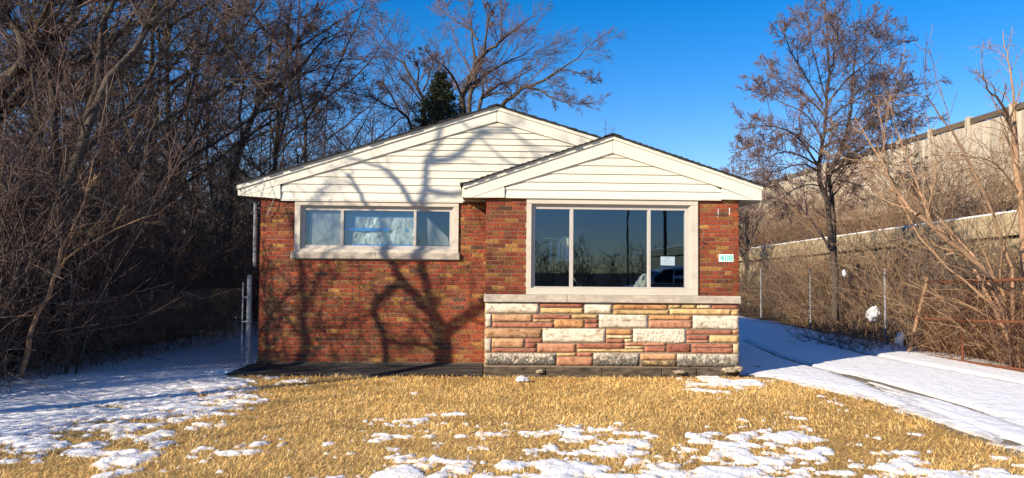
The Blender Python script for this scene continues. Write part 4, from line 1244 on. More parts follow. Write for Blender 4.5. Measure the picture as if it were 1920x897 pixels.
# ================================================================== LITTER ALONG THE DRIVE
q = P(1637, 588, 17.7)
tag(crumple('plastic_bag', M['bag'], q[0], q[1], q[2], 0.16, 0.14, 0.17, 18, amp=0.55), 'white plastic bag snagged in the brush above the shaded drive edge', 'bag')
q = P(1687, 636, 16.0)
o = crumple('plastic_bag', M['bag'], q[0], q[1], q[2], 0.09, 0.09, 0.16, 16, amp=0.6)
tag(o, 'small white plastic bag in the blue shade at the foot of the brush', 'bag')
q = P(1583, 513, 17.5)
tag(crumple('plastic_scrap', M['bag'], q[0], q[1], q[2], 0.05, 0.03, 0.07, 17, amp=0.8), 'tiny white scrap of plastic caught high in the fence brush', 'litter')
q = G(1897, 690); 
tag(crumple('dark_stone', M['asphalt'], q[0] + .3, q[1] - .1, 0.05, 0.16, 0.12, 0.09, 19, amp=0.6), 'dark lump lying under the bottom rail of the rusty gate', 'stone')

# ================================================================== TREES
LV_TREE = [  # k, t0, t1, angle, ratio, N, wig, trop, rr, rend, sides
    (7, .25, .98, (.45, 1.0), (.35, .65), 7, .16, .05, .55, .010, 5),
    (8, .15, .98, (.4, 1.0), (.35, .65), 6, .18, .04, .55, .005, 4),
    (6, .15, 1.0, (.35, 1.0), (.35, .7), 5, .2, .03, .6, .0035, 3)]
def grow(rg, Pt, Rd, levels):
    out = []
    cur = (Pt, Rd)
    for (k, t0, t1, ang, ratio, N, wig, trop, rr, rend, S, *rest) in levels:
        lm = rest[0] if rest else 0.0
        cur = spawn(rg, cur[0], cur[1], k, t0, t1, ang, ratio, N, wig, trop, rr, rend, lm)
        out.append((cur[0], cur[1], S))
    return out
TRI = 0
def tree_thing(name, label, group, base, limbs, levels, seed, mats, sides=8, cat='tree', rf=1.0):
    """limbs: list of (points, r0, r1), world space; base: foot of the trunk"""
    global TRI
    rg = np.random.default_rng(seed)
    root = empty(name, tuple(base)); tag(root, label, cat, group)
    b = np.asarray(base, float)
    lp = []; crown = []
    N = 12
    PP, RR = [], []
    for i, (pts, r0, r1) in enumerate(limbs):
        L = smooth_line(pts, N); L[1:] += rg.normal(0, 0.012 * np.linalg.norm(L[-1] - L[0]) / 3, L[1:].shape)
        PP.append(L); RR.append(np.linspace(r0, r1, N) * rf)
    PP, RR = np.array(PP), np.array(RR)
    lv = grow(rg, PP, RR, levels)
    tr = [tubes(PP[:1] - b, RR[:1], sides)]
    li = [tubes(PP[1:] - b, RR[1:], max(5, sides - 2))] if len(PP) > 1 else []
    cr = [branch_mesh(p - b, r, S) for (p, r, S) in lv]
    for nm, pc, mt in (('trunk', tr, mats[0]), ('limbs', li, mats[0]), ('crown', cr, mats[1])):
        if not pc: continue
        V, F = join(pc); TRI += len(F) * 2
        o = link(nm, np_mesh(nm, V, F, mt, smooth=True), root)
    return root
def copy_tree(root, loc, rz, s, label, group, name=None):
    c = root.copy(); COL.objects.link(c); c.location = loc; c.rotation_euler = (0, 0, rz); c.scale = (s, s, s)
    c['label'] = label; c['group'] = group
    for ch in root.children:
        d = ch.copy(); COL.objects.link(d); d.parent = c
    return c
def hand(Y0, Y1, pts):
    n = len(pts); return [P(px, py, Y0 + (Y1 - Y0) * k / max(1, n - 1)) for k, (px, py) in enumerate(pts)]

DK = (M['bark_dark'], M['twig_dark']); DKR = (M['bark_dark'], M['twig_red']); GR = (M['bark_grey'], M['twig_red']); TN = (M['bark_tan'], M['twig_tan'])
# ---- tall tree behind the house, spreading crown (limbs measured on the photograph)
Z = lambda pts: [(660 + x / 3.7375, y / 3.7375) for x, y in pts]
Yc = 30.0
limbs = [
 (hand(Yc, Yc, [(872, 520), (870, 330), (868, 200)] + Z([(790, 640), (820, 560), (870, 440)])), .26, .13),
 (hand(Yc, Yc - 4, Z([(870, 440), (940, 370), (1020, 310), (1110, 230), (1200, 160), (1300, 105)])), .13, .02),
 (hand(Yc, Yc + 2, Z([(870, 440), (850, 340), (840, 240), (835, 150), (820, 60), (830, -60)])), .10, .02),
 (hand(Yc, Yc + 3, Z([(885, 285), (830, 210), (740, 160), (660, 100), (600, 50)])), .07, .015),
 (hand(Yc - 1, Yc - 2, Z([(925, 375), (940, 250), (955, 140), (985, 70), (1060, 0)])), .09, .02),
 (hand(Yc - 2, Yc - 2, Z([(955, 140), (930, 50), (900, -40)])), .05, .015),
 (hand(Yc, Yc - 3, Z([(780, 700), (720, 560), (650, 470), (560, 400), (520, 350)])), .09, .015),
 (hand(Yc + .5, Yc + 4, [(884, 520), (884, 330), (882, 215)] + Z([(822, 660), (880, 600), (930, 530), (1010, 480), (1090, 430), (1190, 395), (1300, 310)])), .22, .02),
 (hand(Yc + 1, Yc + 3, [(900, 420), (901, 215)] + Z([(910, 690), (960, 640), (1060, 590), (1180, 530), (1290, 470)])), .17, .02),
 (hand(Yc + 1, Yc + 2, Z([(912, 690), (920, 580), (910, 480), (930, 400)])), .09, .02),
 (hand(Yc, Yc - 5, [(900, 420), (925, 240)] + Z([(1050, 730), (1150, 660), (1230, 615), (1330, 560), (1440, 490), (1560, 420), (1630, 330)])), .17, .02),
 (hand(Yc - 2, Yc - 5, Z([(1230, 615), (1330, 640), (1430, 700), (1530, 720), (1680, 760)])), .08, .012),
 (hand(Yc - 2, Yc - 3, Z([(1440, 490), (1540, 500), (1640, 540), (1710, 560)])), .05, .01),
 (hand(Yc, Yc - 4, Z([(910, 690), (1000, 655), (1110, 655), (1230, 700)])), .08, .012)]
base = P(885, 510, Yc); base[2] = 0
LV_C = [(9, .3, .97, (.3, .85), (.16, .37), 6, .12, .06, .45, .007, 5), (8, .15, 1.0, (.3, .85), (.35, .65), 5, .13, .04, .45, .0048, 3),
        (6, .15, 1.0, (.3, .8), (.35, .7), 3, .12, .03, .6, .004, 3), (3, .1, 1.0, (.25, .75), (.4, .8), 2, .1, .02, .8, .004, 1)]
tree_thing('bare_tree', 'tall bare tree with wide spreading crown rising behind the house peak', None, base, limbs, LV_C, 101, DKR, rf=.62)
# ---- smaller bare tree left of the conifer
limbs = [(hand(27, 27, [(800, 500), (795, 300)] + Z([(490, 720), (450, 600), (390, 510), (340, 430), (290, 370)])), .14, .02),
 (hand(27, 26, Z([(450, 600), (470, 500), (440, 420), (420, 360)])), .06, .015),
 (hand(27, 25, [(790, 400), (775, 260)] + Z([(400, 840), (330, 780), (250, 740), (150, 690), (100, 640)])), .10, .015),
 (hand(27, 28, Z([(330, 780), (280, 680), (230, 600), (160, 560)])), .06, .012),
 (hand(27, 29, Z([(500, 640), (540, 540), (570, 440), (560, 380)])), .06, .012)]
base = P(800, 510, 27); base[2] = 0
tree_thing('bare_tree', 'smaller bare tree with low spreading twigs left of the dark conifer', None, base, limbs, LV_C, 102, DKR, rf=.7)
# ---- scrubby trees over the roof edge further left
for k, (px, Yd, top, lb) in enumerate(((725, 29, 262, 'low scrubby tree showing its crown just above the left roof slope'), (640, 22, 265, 'bushy bare tree over the left eave between woods and roof'),
                                       (1395, 34, 300, 'pale scrubby tree far behind the right end of the bay roof'), (1075, 36, 255, 'distant twiggy tree peeping over the saddle between both gables'))):
    b0_ = P(px, 505, Yd); b0_[2] = 0; t0 = P(px + 8, top, Yd)
    h = t0[2]
    rg = np.random.default_rng(300 + k)
    lim = [([b0_, b0_ + [.1, 0, h * .3], b0_ + [0.2, 0, h * .62]], .11, .06)]
    for j in range(6):
        a = rg.uniform(0, 6.28); d = np.array([math.cos(a), math.sin(a), 0])
        lim.append(([b0_ + [0.1, 0, h * (.25 + .05 * j)], b0_ + d * .7 + [0, 0, h * (.45 + .05 * j)], b0_ + d * rg.uniform(1.1, 2.0) + [0, 0, h * rg.uniform(.75, 1.0)]], .06, .014))
    tree_thing('scrub_tree', lb, None, b0_, lim, [(7, .15, 1, (.4, 1.1), (.3, .6), 5, .2, .03, .6, .010, 4), (6, .1, 1, (.4, 1.1), (.35, .7), 4, .2, .02, .6, .007, 3), (5, .1, 1, (.3, 1.), (.35, .7), 3, .2, 0, .7, .006, 3)], 310 + k, GR)
# ---- right tree with upswept shoots
Z = lambda pts: [(1340 + x / 2.243, y / 2.243) for x, y in pts]
Yr = 20.0
limbs = [
 (hand(Yr, Yr, [(1565, 600), (1562, 470)] + Z([(480, 890), (450, 780), (430, 690), (465, 560), (470, 420), (480, 300)])), .17, .05),
 (hand(Yr, Yr, Z([(480, 300), (472, 150), (466, 20), (470, -40)])), .05, .012),
 (hand(Yr + .3, Yr + 1, [(1568, 600), (1566, 470)] + Z([(490, 850), (477, 720), (530, 640), (578, 480), (585, 320), (600, 200), (590, 110)])), .14, .012),
 (hand(Yr, Yr - 1.5, Z([(430, 690), (370, 600), (300, 545), (200, 530), (100, 545)])), .06, .012),
 (hand(Yr, Yr - 2, Z([(440, 700), (350, 650), (280, 640), (210, 680), (200, 740)])), .05, .01),
 (hand(Yr, Yr + 1.5, Z([(465, 490), (380, 400), (300, 345), (220, 320)])), .05, .012),
 (hand(Yr, Yr - 1, Z([(455, 440), (350, 270), (300, 170), (290, 90)])), .05, .010),
 (hand(Yr, Yr + 1, Z([(460, 600), (380, 480), (260, 420), (175, 350)])), .05, .010),
 (hand(Yr, Yr + 1, Z([(470, 420), (420, 250), (395, 110), (385, 10)])), .04, .010),
 (hand(Yr, Yr - 2, Z([(478, 430), (560, 330), (640, 270), (690, 210), (735, 130)])), .05, .010),
 (hand(Yr + .5, Yr - 1, Z([(530, 640), (620, 560), (700, 430), (780, 380), (850, 350)])), .055, .010),
 (hand(Yr + .5, Yr + 2, Z([(545, 590), (650, 460), (760, 410), (830, 420)])), .05, .010),
 (hand(Yr, Yr + 2, Z([(480, 300), (540, 200), (620, 150), (640, 100)])), .04, .010),
 (hand(Yr, Yr - 2, Z([(475, 500), (560, 440), (660, 400), (760, 480), (860, 500)])), .05, .010),
 (hand(Yr, Yr - 2.5, Z([(430, 690), (480, 600), (600, 590), (700, 600), (760, 640)])), .05, .010),
 (hand(Yr, Yr - 2, Z([(470, 420), (500, 250), (520, 120), (500, 40)])), .04, .010),
 (hand(Yr, Yr - 1, Z([(432, 720), (360, 690), (260, 720), (150, 730), (70, 780)])), .05, .008),
 (hand(Yr, Yr + 1, Z([(440, 650), (330, 560), (220, 600), (130, 620)])), .045, .008),
 (hand(Yr + .3, Yr - 1, Z([(480, 740), (560, 690), (660, 680), (780, 700), (840, 760)])), .05, .008),
 (hand(Yr + .3, Yr + 1.5, Z([(520, 660), (600, 640), (720, 560), (850, 540)])), .045, .008),
 (hand(Yr + .3, Yr - 1.5, Z([(478, 780), (540, 760), (620, 790), (700, 850)])), .04, .008),
 (hand(Yr, Yr - 1, Z([(450, 780), (380, 780), (300, 820), (230, 900)])), .04, .008),
 (hand(Yr, Yr + 1, Z([(465, 560), (560, 500), (650, 520), (740, 500), (800, 450)])), .045, .008)]
base = G(1566, 622); base[2] = 0; base = np.array([limbs[0][0][0][0], limbs[0][0][0][1], 0])
LV_R = [(10, .12, 1.0, (.4, 1.15), (.22, .5), 6, .2, .04, .5, .008, 4), (7, .1, 1.0, (.35, 1.1), (.3, .65), 4, .22, .06, .55, .0055, 3),
        (6, .1, 1.0, (.3, 1.0), (.4, .8), 3, .2, .10, .65, .0048, 3), (4, .1, 1.0, (.3, .9), (.4, .8), 2, .1, .05, .8, .0046, 1)]
tree_thing('bare_tree', 'reddish bare tree with dense upswept twigs right of the house', None, base, limbs, LV_R, 103, (M['bark_dark'], M['twig_red']), rf=.55)
# ---- leaning tan tree near the gate
Z = lambda pts: [(1540 + x / 3.737, 180 + y / 3.737) for x, y in pts]
Yl = 12.6
limbs = [
 (hand(13.4, 13.0, [(1893, 640), (1880, 560), (1862, 520), (1810, 476), (1765, 444), (1721, 404)]), .075, .050),
 (hand(13.0, 14.5, [(1721, 404)] + Z([(620, 790), (540, 680), (470, 540), (420, 450), (350, 350)])), .050, .022),
 (hand(14.5, 15.5, Z([(350, 350), (290, 240), (220, 130)])), .018, .007),
 (hand(14.5, 14, Z([(350, 350), (200, 290), (80, 225)])), .018, .007),
 (hand(13.2, 15, [(1893, 640), (1845, 540), (1790, 450)] + Z([(770, 890), (710, 700), (650, 560), (560, 300), (510, 130), (440, 0)])), .045, .008),
 (hand(14, 15, Z([(540, 690), (400, 480), (240, 450), (80, 430)])), .02, .006),
 (hand(13.4, 12, [(1893, 640), (1900, 560), (1888, 470), (1850, 380), (1802, 274), (1759, 215), (1735, 183)]), .05, .010),
 (hand(13.4, 15, [(1890, 600), (1830, 490), (1770, 420), (1700, 340), (1640, 300)]), .045, .008),
 (hand(13, 14, Z([(620, 790), (460, 740), (300, 560), (200, 500)])), .022, .006),
 (hand(13.3, 14, [(1885, 590), (1800, 520), (1740, 470), (1690, 380), (1665, 330), (1650, 215)]), .035, .007),
 (hand(13.4, 13.4, [(1890, 620), (1860, 600), (1790, 560), (1730, 560)]), .025, .007),
 (hand(14, 15, Z([(410, 440), (450, 300), (410, 150), (400, 20)])), .014, .005)]
base = np.array([limbs[0][0][0][0], limbs[0][0][0][1], 0.0])
LV_L = [(6, .25, 1.0, (.25, .8), (.2, .45), 6, .10, .05, .5, .006, 4), (6, .1, 1.0, (.3, .9), (.3, .6), 4, .12, .03, .6, .004, 3)]
tree_thing('leaning_tree', 'pale tan many stemmed tree leaning left over the rusty gate', None, base, limbs, LV_L, 104, TN, rf=.78)
# ---- trunk at the right edge
Yq = 13.6
limbs = [
 (hand(Yq, Yq, [(1925, 660), (1922, 500), (1919, 418), (1912, 367), (1908, 314), (1905, 260), (1888, 212)]), .085, .04),
 (hand(Yq, Yq - 1, [(1888, 212), (1870, 185), (1850, 165), (1840, 120)]), .03, .006),
 (hand(Yq, Yq + 1, [(1905, 260), (1900, 180), (1890, 110), (1880, 60)]), .03, .006),
 (hand(Yq, Yq - 1, [(1919, 418), (1960, 330), (1990, 240)]), .04, .01),
 (hand(Yq, Yq - 1, [(1912, 367), (1880, 320), (1850, 300), (1800, 290)]), .02, .006)]
base = np.array([limbs[0][0][0][0], Yq, 0.0])
tree_thing('bare_tree', 'slender reddish brown trunk standing at the right edge behind the gate', None, base, limbs, [(8, .2, 1, (.3, .9), (.2, .45), 6, .14, .05, .5, .006, 4), (6, .1, 1, (.3, .9), (.3, .6), 4, .16, .03, .6, .004, 3)], 105, TN)

# ---- conifer behind the roof
def conifer(px, ytop, Yd, seed, rmax):
    rg = np.random.default_rng(seed)
    b = P(px, 505, Yd); b[2] = 0; h = P(px, ytop, Yd)[2]
    root = tag(empty('conifer_tree', tuple(b)), 'dark green conifer with a pointed top behind the left roof slope', 'tree')
    mb = MB(); mb.tube([(0, 0, 0), (0.02, 0, h * .5), (0, 0, h * .99)], [.16, .10, .015], 8); mb.build('trunk', M['bark_dark'], root)
    n = 760
    z = h * (0.22 + 0.77 * rg.uniform(0, 1, n) ** 0.9); az = rg.uniform(0, 2 * np.pi, n)
    f = 1 - z / h
    L = np.minimum(rmax * f, 1.9) * rg.uniform(.65, 1.12, n) + 0.08
    d = np.stack([np.cos(az), np.sin(az), rg.uniform(-.05, .35, n)], -1)
    bp = integrate(rg, np.stack([0 * z, 0 * z, z], -1), d, L, 5, .06, .03)
    br = np.linspace(.016, .004, 5)[None].repeat(n, 0)
    V, F = tubes(bp, br, 3)
    link('branches', np_mesh('branches', V, F, M['bark_dark']), root)
    tw, twr = spawn(rg, bp, br, 9, .15, 1., (.5, 1.1), (.12, .3), 3, .1, -.02, .6, .004, .05)
    # needles: flat short sprays along the twigs
    m = len(tw); k = 9
    t = rg.uniform(0, 1, m * k); par = np.repeat(np.arange(m), k)
    pos = lerp_at(tw[par], t); dr = norm(lerp_at(tw[par], np.minimum(t + .1, 1)) - lerp_at(tw[par], np.maximum(t - .1, 0)))
    nd = norm(dr * .7 + rg.normal(0, .6, dr.shape)); wv = norm(np.cross(nd, rg.normal(0, 1, nd.shape)))
    ln = rg.uniform(.05, .11, len(nd))[:, None]; wd = rg.uniform(.009, .017, len(nd))[:, None]
    V = np.stack([pos - wv * wd, pos + wv * wd, pos + nd * ln], 1).reshape(-1, 3); F = np.arange(len(V)).reshape(-1, 3)
    tc = np.array((.030, .040, .020)) * rg.uniform(.6, 1.5, len(nd))[:, None]
    link('needles', np_mesh('needles', V, F, M['needle'], np.repeat(tc, 3, 0)), root)['kind'] = 'stuff'
conifer(822, 134, 24.0, 9, 4.4)

# ================================================================== WOODS ON THE LEFT
# big tree leaning in from the left edge
Z = lambda pts: [(x / 3.737, y / 3.737) for x, y in pts]
Yk = 9.0
limbs = [
 (hand(12.6, 13.2, [(-330, 700), (-260, 560), (-150, 380)]) + hand(13.2, 14.4, Z([(0, 660), (160, 500), (260, 390), (380, 270), (470, 190), (520, 90), (560, -30)])), 0.273, 0.111),
 (hand(13.2, 15.8, [(-120, 340)] + Z([(50, 740), (170, 620), (260, 530), (380, 490), (540, 450), (640, 390), (790, 250), (920, 190), (1050, 165), (1300, 180)])), 0.130, 0.026),
 (hand(13.8, 12.9, Z([(620, 425), (860, 405), (960, 430), (1100, 470), (1300, 490), (1560, 560), (1760, 540), (1960, 470)])), 0.058, 0.010),
 (hand(12.9, 13.2, Z([(170, 490), (165, 360), (140, 260), (60, 130), (30, -20)])), 0.111, 0.052),
 (hand(13.2, 12.3, Z([(165, 280), (250, 190), (310, 90), (360, -20)])), 0.072, 0.033),
 (hand(13.8, 15.0, Z([(270, 690), (400, 620), (580, 560), (740, 500), (860, 430), (1010, 240), (1130, 120), (1260, 20)])), 0.072, 0.026),
 (hand(14.2, 15.8, Z([(560, 10), (700, 10), (830, 5), (1000, -30)])), 0.065, 0.026)]
base = np.array([limbs[0][0][0][0], limbs[0][0][0][1], 0.0])
LV_K = [(8, .15, 1.0, (.4, 1.1), (.18, .42), 7, .22, .05, .42, .006, 5), (7, .1, 1.0, (.4, 1.1), (.3, .6), 5, .24, .03, .5, .0038, 3),
        (5, .1, 1.0, (.4, 1.1), (.35, .7), 3, .24, .02, .6, .003, 3), (2, .1, 1.0, (.4, 1.2), (.4, .8), 2, .1, .02, .8, .003, 1)]
tree_thing('bare_tree', 'big bare tree reaching in from the left edge with thick sunlit limbs', None, base, limbs, LV_K, 106, DK, 10, rf=.72)
# dark trunk leaning right
limbs = [
 (hand(11.5, 12.5, [(60, 690), (85, 560), (108, 400), (155, 280), (165, 225), (200, 150), (235, 110), (280, 50)]), .10, .045),
 (hand(12.5, 13, [(160, 240), (185, 140), (188, 60), (215, 0), (225, -80)]), .07, .03),
 (hand(12.4, 13.5, [(150, 290), (200, 240), (260, 180), (300, 110), (340, 60)]), .05, .02),
 (hand(12, 11.5, [(108, 400), (80, 300), (70, 200), (60, 120)]), .05, .02),
 (hand(12.4, 14, [(280, 50), (330, 0), (360, -60)]), .05, .02)]
base = np.array([limbs[0][0][0][0], 11.5, 0.0])
tree_thing('bare_tree', 'dark trunk leaning right in the left woods with pale patches of sunlight', None, base, limbs, LV_K, 107, DK)
# slim forked stem at the wood edge
limbs = [(hand(10.6, 10.9, [(40, 700), (60, 620), (95, 540), (115, 470), (135, 435), (165, 420)]), .035, .016),
 (hand(10.8, 11.2, [(108, 520), (113, 500), (150, 465), (190, 445), (230, 425), (300, 400)]), .02, .008),
 (hand(10.8, 11.2, [(135, 435), (160, 370), (175, 300)]), .016, .006)]
base = np.array([limbs[0][0][0][0], 10.6, 0.0])
tree_thing('sapling', 'slim pale forked sapling catching the sun at the edge of the left woods', None, base, limbs, [(5, .2, 1, (.3, .9), (.2, .4), 6, .16, .05, .5, .006, 4), (5, .1, 1, (.3, .9), (.3, .6), 4, .16, .03, .6, .004, 3)], 108, TN)
# fan crowned tree beside the house
Z = lambda pts: [(380 + x / 2.718, y / 2.718) for x, y in pts]
Yv = 22.0
limbs = [
 (hand(Yv, Yv, [(425, 560), (430, 400)] + Z([(150, 900), (200, 740), (260, 580), (330, 480), (450, 390)])), .17, .08),
 (hand(Yv, Yv - 2, Z([(450, 390), (540, 300), (600, 220), (680, 170), (790, 120)])), .06, .010),
 (hand(Yv, Yv + 2, Z([(430, 400), (540, 370), (640, 330), (740, 300), (830, 310)])), .05, .010),
 (hand(Yv, Yv + 1, Z([(260, 580), (400, 540), (500, 480), (600, 420), (760, 440)])), .05, .010),
 (hand(Yv, Yv - 2, Z([(330, 480), (370, 360), (460, 260), (520, 160), (600, 60), (650, -20)])), .07, .012),
 (hand(Yv, Yv + 2, Z([(320, 480), (340, 330), (355, 200), (400, 60), (440, -40)])), .06, .012),
 (hand(Yv, Yv - 1, Z([(200, 740), (190, 560), (210, 400), (150, 230), (180, 60)])), .07, .02),
 (hand(Yv, Yv - 1, Z([(215, 400), (260, 300), (265, 200)])), .03, .010),
 (hand(Yv, Yv - 2, Z([(210, 220), (300, 140), (420, 100), (560, 110)])), .05, .010),
 (hand(Yv, Yv + 2, Z([(380, 430), (423, 352), (430, 280), (520, 200)])), .04, .010),
 (hand(Yv, Yv + 1, Z([(350, 345), (372, 352), (423, 352)])), .02, .012),
 (hand(Yv, Yv + 2, Z([(200, 740), (330, 600), (440, 520), (560, 480), (700, 540)])), .05, .010)]
base = np.array([limbs[0][0][0][0], Yv, 0.0])
tree_thing('bare_tree', 'tall bare tree with fan shaped crown between the left woods and the house', None, base, limbs, LV_C, 109, DKR, rf=.75)
# birds in that tree
def bird(px, py, lean, label):
    p = P(px, py, Yv - 0.15)
    mb = MB()
    pr = [(-.17, .010), (-.12, .016), (-.07, .024), (-.02, .050), (.04, .062), (.09, .050), (.125, .036), (.15, .036), (.172, .026), (.19, .008), (.205, .002)]
    pts = [(lean * (s + .17) + (0.02 if s > .14 else 0) + (.03 if s > .18 else 0), -0.01 - (0.03 if s > .16 else 0), s if s < .18 else .175 + (s - .18) * .2) for s, _ in pr]
    mb.tube(pts, [r for _, r in pr], 8)
    for sx in (-.02, .02): mb.tube([(sx + lean * .12, 0, -.03), (sx + lean * .12, .01, -.09)], .006, 5)
    o = mb.build('bird', M['bird'], None, None, tuple(p), True)
    return tag(o, label, 'bird', 'birds perched in the fan crowned tree')
bird(536, 121, 0.05, 'rightmost dark bird perched upright in the fan shaped tree')
bird(516.5, 126, -0.15, 'dark bird in the middle leaning left on a twig of the fan tree')
bird(508, 97, -0.12, 'uppermost dark bird clinging to an upright twig of the fan tree')
q = P(478, 74, Yv - 1.0)
tag(crumple('leaf_clump', M['twig_dark'], q[0], q[1], q[2], .075, .07, .085, 41, amp=1.0), 'dark clump of dead leaves on a twig tip above the birds', 'leaf clump')

# random trunks that fill the wood: prototypes, then copies
def proto(seed, h, r, lean, loc):
    rg = np.random.default_rng(seed)
    lim = [([np.zeros(3), np.array([lean * .2, 0, h * .3]), np.array([lean * .6, rg.normal(0, .2), h * .65]), np.array([lean, 0, h])], r, r * .15)]
    for j in range(7):
        a = rg.uniform(0, 6.28); d = np.array([math.cos(a), math.sin(a), 0]); t = rg.uniform(.25, .85)
        s = np.array([lean * t, 0, h * t]); ln = h * rg.uniform(.2, .42)
        lim.append(([s, s + d * ln * .5 + [0, 0, ln * .4], s + d * ln * .85 + [0, 0, ln * rg.uniform(.6, 1.0)]], r * .42, .012))
    lim = [([np.asarray(p) + np.asarray(loc) for p in pts], a, b) for pts, a, b in lim]
    return lim
LV_W = [(8, .15, 1.0, (.4, 1.1), (.25, .5), 6, .2, .04, .45, .008, 4), (7, .1, 1.0, (.4, 1.1), (.3, .6), 4, .22, .03, .5, .0055, 3),
        (5, .1, 1.0, (.4, 1.1), (.35, .7), 3, .22, .02, .6, .004, 3), (3, .1, 1.0, (.4, 1.2), (.4, .8), 2, .1, .02, .8, .004, 1)]
WLAB, WGRP = 'bare tree deep in the tangle of the left woods', 'bare trees in the left woods'
pl_ = []
spots = [(-7.6, 13.5), (-9.5, 15.5), (-7.0, 17.0), (-12.0, 17.5), (-9.3, 20.0), (-6.6, 22.5), (-12.5, 23.0), (-10.0, 25.5), (-7.6, 28.0), (-14.5, 27.0), (-12.0, 31.0),
         (-16.5, 21.0), (-8.6, 11.9), (-18.0, 30.0), (-5.2, 31.0), (-2.5, 34.0), (-10.6, 13.6), (-13.2, 14.8), (-8.2, 24.0), (-8.0, 15.6), (-10.8, 18.2), (-8.3, 19.0), (-7.2, 20.4), (-11.4, 21.0), (-9.4, 22.8), (-14.2, 19.0), (-6.0, 26.0), (-11.2, 27.5), (-15.6, 24.5), (-9.0, 30.0), (-13.6, 33.0), (-6.8, 32.5)]
rgt = np.random.default_rng(55)
for k in range(5):
    x, y = spots[k]
    pl_.append(tree_thing('bare_tree', WLAB, WGRP, (x, y, 0), proto(400 + k, rgt.uniform(8.5, 12), rgt.uniform(.06, .115), rgt.uniform(-.8, 1.2), (x, y, 0)), LV_W, 410 + k, (DK, DK, DKR)[k % 3]))
for k, (x, y) in enumerate(spots[5:]):
    copy_tree(pl_[rgt.integers(5)], (x, y, 0), rgt.uniform(0, 6.28), rgt.uniform(.8, 1.15), WLAB, WGRP)
# trees outside the view: their shadows lie on the lawn and the wall
def sunpos(px, py, Y, t):        # point t metres up the sun ray from a point of the wall
    return P(px, py, Y) - LIGHT * t
T0 = 7.4
def sh(t0, t1, pts, Y=YM): 
    n = len(pts); return [sunpos(px, py, Y, t0 + (t1 - t0) * k / max(1, n - 1)) for k, (px, py) in enumerate(pts)]
st = sh(T0, T0, [(836, 690)])[0]
foot = np.array([st[0] - 0.35, st[1] - 0.3, 0.0])
limbs = [
 ([foot, foot * .5 + st * .5, st] + sh(T0, T0, [(825, 630), (812, 592), (785, 558), (757, 528), (735, 495)]), .12, .055),
 (sh(T0, T0 + 1.5, [(812, 592), (800, 540), (790, 500), (785, 440), (790, 375), (808, 310), (830, 255), (855, 205), (880, 120)]), .065, .025),
 (sh(T0, T0 - 1, [(735, 495), (725, 470), (700, 430), (690, 380), (660, 330)]), .06, .02),
 (sh(T0, T0 - 1.5, [(757, 530), (722, 552), (704, 570), (706, 602), (720, 630), (722, 680)]), .06, .03),
 (sh(T0, T0 + 2, [(828, 640), (850, 612), (880, 595), (915, 560), (940, 520), (955, 470), (940, 420), (935, 395)]), .09, .02),
 (sh(T0, T0 - 1, [(833, 670), (800, 650), (760, 645), (720, 640)]), .05, .02),
 (sh(T0 + 1, T0 + 3, [(808, 310), (860, 300), (900, 260), (940, 250), (980, 240)]), .05, .015),
 (sh(T0 + 1, T0, [(790, 400), (740, 330), (690, 310), (640, 300)]), .045, .015),
 (sh(T0 + 2, T0 + 3, [(850, 215), (905, 260), (960, 310), (1010, 330), (1075, 345)]), .026, .010),
 (sh(T0 + 2, T0 + 4, [(900, 250), (960, 250), (1010, 280), (1090, 300), (1170, 330)]), .024, .008),
 (sh(T0 + 1, T0 + 2.5, [(800, 360), (870, 370), (940, 340), (1010, 340), (1080, 300)]), .05, .015)]
LV_S = [(5, .25, 1.0, (.4, 1.0), (.2, .4), 6, .18, .05, .4, .010, 4), (5, .15, 1.0, (.4, 1.0), (.3, .6), 5, .2, .03, .5, .006, 3)]
tree_thing('bare_tree', 'bare forked tree standing left of the lawn whose shadow lies on the brick wall', None, foot, limbs, [(6, .2, 1.0, (.4, 1.0), (.2, .42), 6, .18, .05, .34, .008, 4), (4, .15, 1.0, (.4, 1.0), (.3, .6), 4, .2, .03, .5, .005, 3)], 120, DK)
st2 = sh(8.0, 8.0, [(574, 690)])[0]; foot2 = np.array([st2[0] - .2, st2[1] - .1, 0.0])
limbs = [([foot2, st2] + sh(8.0, 8.0, [(571, 640), (568, 580), (562, 530), (560, 470), (548, 400)]), .06, .028),
 (sh(8.0, 9.0, [(568, 590), (600, 520), (640, 440), (660, 380)]), .035, .012), (sh(8.0, 7.4, [(571, 640), (540, 600), (510, 560), (490, 500)]), .035, .012)]
tree_thing('bare_tree', 'slim bare tree left of the lawn casting the thin upright shadow on the brick wall', None, foot2, limbs, [(4, .25, 1.0, (.4, 1.0), (.2, .4), 6, .18, .05, .4, .008, 4), (3, .15, 1.0, (.4, 1.0), (.3, .6), 4, .2, .03, .5, .005, 3)], 121, DK)
OFF = [(-16.0, 8.5, 10, .16, 'bare tree beyond the left edge throwing streaks of shade on the snow'),
       (-20.0, 4.2, 11, .15, 'bare tree left of the camera that shades the left side of the lawn'),
       (-23.0, 1.5, 10, .18, 'further bare tree left of the camera shading the snow by the woods'),
       (-17.5, 11.5, 11, .17, 'bare tree among those shading the front of the left woods')]
MORE = [(-21.5, 6.5), (-25.0, 9.0), (-20.5, 14.0)]
for k, (x, y) in enumerate(MORE):
    copy_tree(pl_[k % 5], (x, y, 0), rgt.uniform(0, 6.28), rgt.uniform(.8, 1.1), 'bare tree outside the view in the wood that shades the left side', 'bare trees shading the left woods')
for k, (x, y, h, r, lb) in enumerate(OFF):
    copy_tree(pl_[k], (x, y, 0), 1.7 * k + .6, h / 10.0, lb, 'bare trees left of the view')

